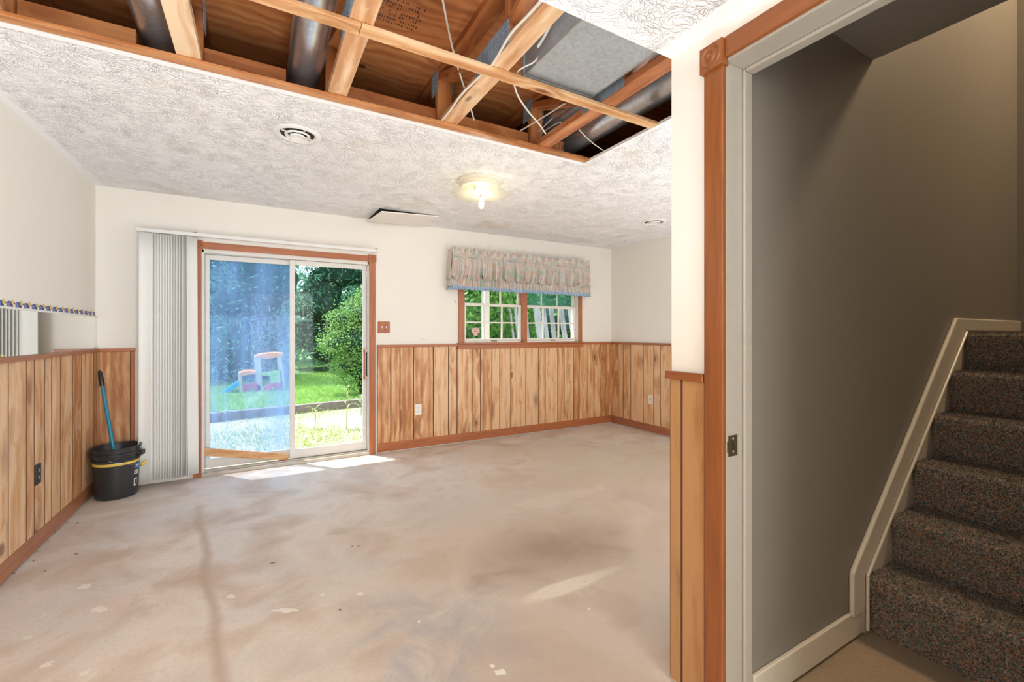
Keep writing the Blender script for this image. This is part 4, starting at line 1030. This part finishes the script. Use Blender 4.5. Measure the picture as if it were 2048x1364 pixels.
def tree(x, y, h, w, mat, n, size, label, seed, aspect=.5, low=.3, group=None, name='tree', cat='tree'):
    rs = random.Random(seed); t = thing(name, (x, y, 0), label, cat, group)
    MB().tube([(x, y, 0), (x + .1, y, h * .35), (x, y + .1, h * .8)], [h * .022, h * .017, .02], 8).build('trunk', BARK, t, smooth=True)
    cl = []
    for i in range(14):
        f = i / 13; z = low + (h - low) * f; ww = w * (1 - .55 * f); A = rs.random() * 6.28; rr = ww * .45 * rs.random()
        cl.append((x + math.cos(A) * rr, y + math.sin(A) * rr, z, ww * (.45 + .3 * rs.random()), ww * (.45 + .3 * rs.random()), h * .09 * (1 + rs.random())))
    rawmesh('foliage', leafcloud(cl, n, size, seed, aspect), 4, mat, t)
    cb = MB()
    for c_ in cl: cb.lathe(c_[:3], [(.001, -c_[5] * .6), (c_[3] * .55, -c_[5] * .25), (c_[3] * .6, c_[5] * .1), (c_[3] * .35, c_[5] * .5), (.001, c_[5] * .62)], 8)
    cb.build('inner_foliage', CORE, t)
    return t
rowl = ['dark evergreen tree seen at the left edge of the hazy pane', 'tall evergreen behind the toy slide', 'evergreen behind the orange toy roof', 'blue green pine seen left of the bush in the clear pane', 'tall pine directly behind the bush', 'green tree seen between door and window', 'leafy green tree seen through the left window', 'dark tree seen through the right window', 'tree at the far right behind the boards']
for i in range(9):
    x = -4.8 + i * 2.35; y = 14.3 + (i % 2) * 2.3 - (i > 5) * 2.0
    tree(x, y, 6.8 + (i * 7 % 3) * .8, 2.9, LEAF_D if i < 5 or i > 7 else LEAF_M, 9000, .075, rowl[i], 40 + i, .22 if i < 5 else .5, .15)
backl = ['behind the toy slide gap', 'behind the evergreens in the hazy pane', 'behind the pines in the clear pane', 'behind the gap right of the door', 'behind the window trees', 'at the far right behind the window']
for i in range(5):
    tree(-6.5 + i * 5.6, 21 + (i % 2), 9, 4.6, LEAF_D, 8000, .16, 'tall background tree ' + backl[i], 70 + i, .4, .1)
# bush with its pale leafy shoots
bc = on_z(706, 800, 0)
bush = thing('bush', (bc.x + .25, bc.y + .7, 0), 'big sunlit light green bush right behind the clear sliding pane', 'bush')
X, Y = bc.x + .30, bc.y + .75
cl = [(X, Y, .55, .62, .6, .5), (X - .1, Y, 1.1, .72, .6, .55), (X + .15, Y, 1.65, .62, .55, .5), (X + .35, Y, 2.0, .42, .4, .35), (X - .45, Y, 1.05, .4, .35, .25), (X - .35, Y, 1.55, .38, .3, .2), (X + .7, Y, 1.2, .6, .5, .8), (X - .3, Y - .1, .6, .35, .3, .25)]
rawmesh('foliage', leafcloud(cl, 17000, .026, 5, .45, .5), 4, LEAF_B, bush)
b = MB()
for i in range(9):
    A = i * .7; b.tube([(X, Y, 0), (X + math.cos(A) * .25, Y + math.sin(A) * .2, .6), (X + math.cos(A) * .5, Y + math.sin(A) * .4, 1.3 + .1 * i)], [.018, .012, .004], 6)
b.build('stems', BARK, bush)
cb = MB()
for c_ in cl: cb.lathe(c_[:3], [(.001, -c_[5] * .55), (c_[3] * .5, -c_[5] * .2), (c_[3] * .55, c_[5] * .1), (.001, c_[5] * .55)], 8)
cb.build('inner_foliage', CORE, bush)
# shrubs close to the windows
for (u, y, z, r, sd_, lb) in ((950, 6.6, 1.25, .75, 1, 'bright leafy shrub filling the left panes of the window'), (1010, 7.4, 1.2, .7, 2, 'bright leafy shrub in the middle of the window, behind the post')):
    c = on_y(u, 600, y); t = thing('shrub', (c.x, y, GZ), lb, 'shrub')
    cl = [(c.x, y, z + .35, r, r * .8, .6), (c.x + .2, y, z - .3, r * .8, r * .7, .55), (c.x - .3, y, z - .7, r * .8, r * .6, .5), (c.x + .1, y, z + .9, r * .8, r * .6, .4)]
    rawmesh('foliage', leafcloud(cl, 9000, .042, 90 + sd_, .55, .4), 4, LEAF_M, t)
    b = MB()
    for i in range(6): A = i * 1.05; b.tube([(c.x, y, GZ), (c.x + math.cos(A) * .2, y + math.sin(A) * .2, .7), (c.x + math.cos(A) * .45, y + math.sin(A) * .4, 1.6)], [.02, .014, .005], 6)
    b.build('stems', BARK, t)
# tall weeds by the timber
def weed(u, v, h, label, seed, n=9):
    c = on_z(u, v, GZ); rs = random.Random(seed); t = thing('tall_weed', (c.x, c.y, GZ), label, 'weed')
    MB().tube([c, c + Vector((.01, 0, h * .6)), c + Vector((.0, 0, h))], [.006, .005, .003], 6).build('stem', WEED, t)
    b = MB()
    for k in range(n * 2):
        z = h * (.35 + .65 * k / (n * 2)); A = k * 2.4; L = .10 + .06 * rs.random()
        p = c + Vector((0, 0, z)); q = p + Vector((math.cos(A) * L, math.sin(A) * L, .02 + .04 * rs.random())); s_ = Vector((-math.sin(A), math.cos(A), 0)) * .012; m_ = (p + q) / 2 + Vector((0, 0, .02))
        b.add([p, m_ - s_, q, m_ + s_], [(0, 1, 2, 3)])
    b.build('leaves', WEED, t, kind='stuff')
weed(693, 858, .62, 'tall spiky leaved weed standing in front of the bush', 1)
weed(630, 858, .30, 'short branching weed left of the tall spiky weed', 2)
weed(445, 842, .14, 'small weed by the timber behind the hazy pane', 3)
weed(722, 830, .35, 'leafy weed at the right edge of the clear pane', 4)
# toy climber
ty = 11.2
def tp(u, v, yy=None): return on_y(u, v, yy or ty)
toy = thing('toy_climber', (tp(520, 790).x, ty, 0), 'plastic toy climber with orange roofs, red base and cyan slide on the lawn', 'toy')
g0 = tp(432, 797); k = HC
def pz(u, v): return tp(u, v)
def slabp(name, mat, pts, dep=.5, y0=None, bev=.01):
    y0 = (y0 if y0 is not None else ty - .25)
    P = [on_y(u, v, ty) for u, v in pts]
    P = [Vector((p.x, y0, p.z)) for p in P]
    return MB().prism(P, (0, dep, 0)).build(name, mat, toy, bevel=bev)
lowz = 787
slabp('slide', CYAN, [(429, 797), (478, 763), (481, 768), (434, 801)], .34)
slabp('slide_rail', CYAN, [(429, 793), (477, 760), (478, 763), (430, 797)], .03, ty - .27, .004)
slabp('slide_rail', CYAN, [(429, 793), (477, 760), (478, 763), (430, 797)], .03, ty + .07, .004)
slabp('low_post', BEIGE, [(476, 744), (482, 744), (488, 790), (481, 790)], .05)
slabp('low_post', BEIGE, [(476, 744), (482, 744), (488, 790), (481, 790)], .05, ty + .2)
slabp('low_roof', ORANGE, [(478, 745), (489, 740.5), (505, 740), (514, 744), (516, 748), (505, 747), (496, 748), (487, 751)], .5)
slabp('low_wall', RED, [(488, 768), (513, 763), (522, 770), (522, 784), (513, 784), (508, 775), (500, 774), (495, 786), (488, 790)], .05)
slabp('tall_post', BEIGE, [(508, 711), (521, 711), (526, 786), (515, 786)], .06)
slabp('tall_post', BEIGE, [(554, 712), (562, 711), (570, 783), (562, 783)], .06)
slabp('tall_post', BEIGE, [(508, 711), (516, 711), (518, 786), (510, 786)], .06, ty + .22)
slabp('tall_post', BEIGE, [(554, 712), (562, 711), (566, 783), (560, 783)], .06, ty + .22)
slabp('tall_roof', ORANGE, [(509, 713), (515, 708.5), (530, 706), (548, 704.5), (566, 705.5), (566, 711), (560, 712), (545, 715), (528, 717), (518, 714)], .56, ty - .28)
slabp('green_wall', LIME, [(522, 744), (540, 741), (563, 738), (565, 762), (541, 766), (538, 750), (523, 750)], .05)
slabp('red_wall', RED, [(528, 776), (534, 767), (541, 763), (565, 760), (567, 783), (556, 783), (553, 773), (545, 772), (541, 784), (530, 785)], .05)
# leaning boards outside the right window and the white post
c0 = [(1019, 1022), (1028, 1034), (1045, 1054), (1068, 1080), (1084, 1091), (1099, 1107), (1118, 1127), (1136, 1141), (1150, 1158)]
posn = ['partly behind the shrub, leftmost', 'second from the left, thin', 'behind the middle mullion', 'widest one left of centre in the right window', 'thin one at the centre of the right window', 'fifth pale board in the right window', 'pale board right of centre in the right window', 'thin board near the right sash edge', 'last board at the right sash edge']
for i, (ua, ub) in enumerate(c0):
    y = 6.1 + (i % 3) * .08; pa = on_y(ua + 1.5 * (i - 4) * .1, 616, y + .1); w = on_y(ub, 616, y + .1).x - pa.x; ln = -.05 + .03 * (i % 3)
    b = MB(); b.prism([(pa.x - ln, y - .25, GZ), (pa.x - ln + w, y - .25, GZ), (pa.x + w, y + .1, pa.z), (pa.x, y + .1, pa.z)], (0, .03, .006))
    b.build('fence_board', FENCE, bevel=.002, label='weathered grey board leaning outside the window, ' + posn[i], cat='board')
BX('rail_beam', FENCE, (on_y(1015, 600, 6.35).x, on_y(1185, 600, 6.35).x, 6.30, 6.36, .55, .64), bevel=.004, label='low horizontal weathered rail behind the leaning boards outside the window', cat='rail')
pa, pb_ = on_y(969, 640, 5.6), on_y(979.5, 640, 5.6)
BX('porch_post', SASH, (pa.x, pb_.x, 5.6, 5.7, GZ, 2.7), bevel=.006, label='white square post outside the left half of the window', cat='post')
# stone base block
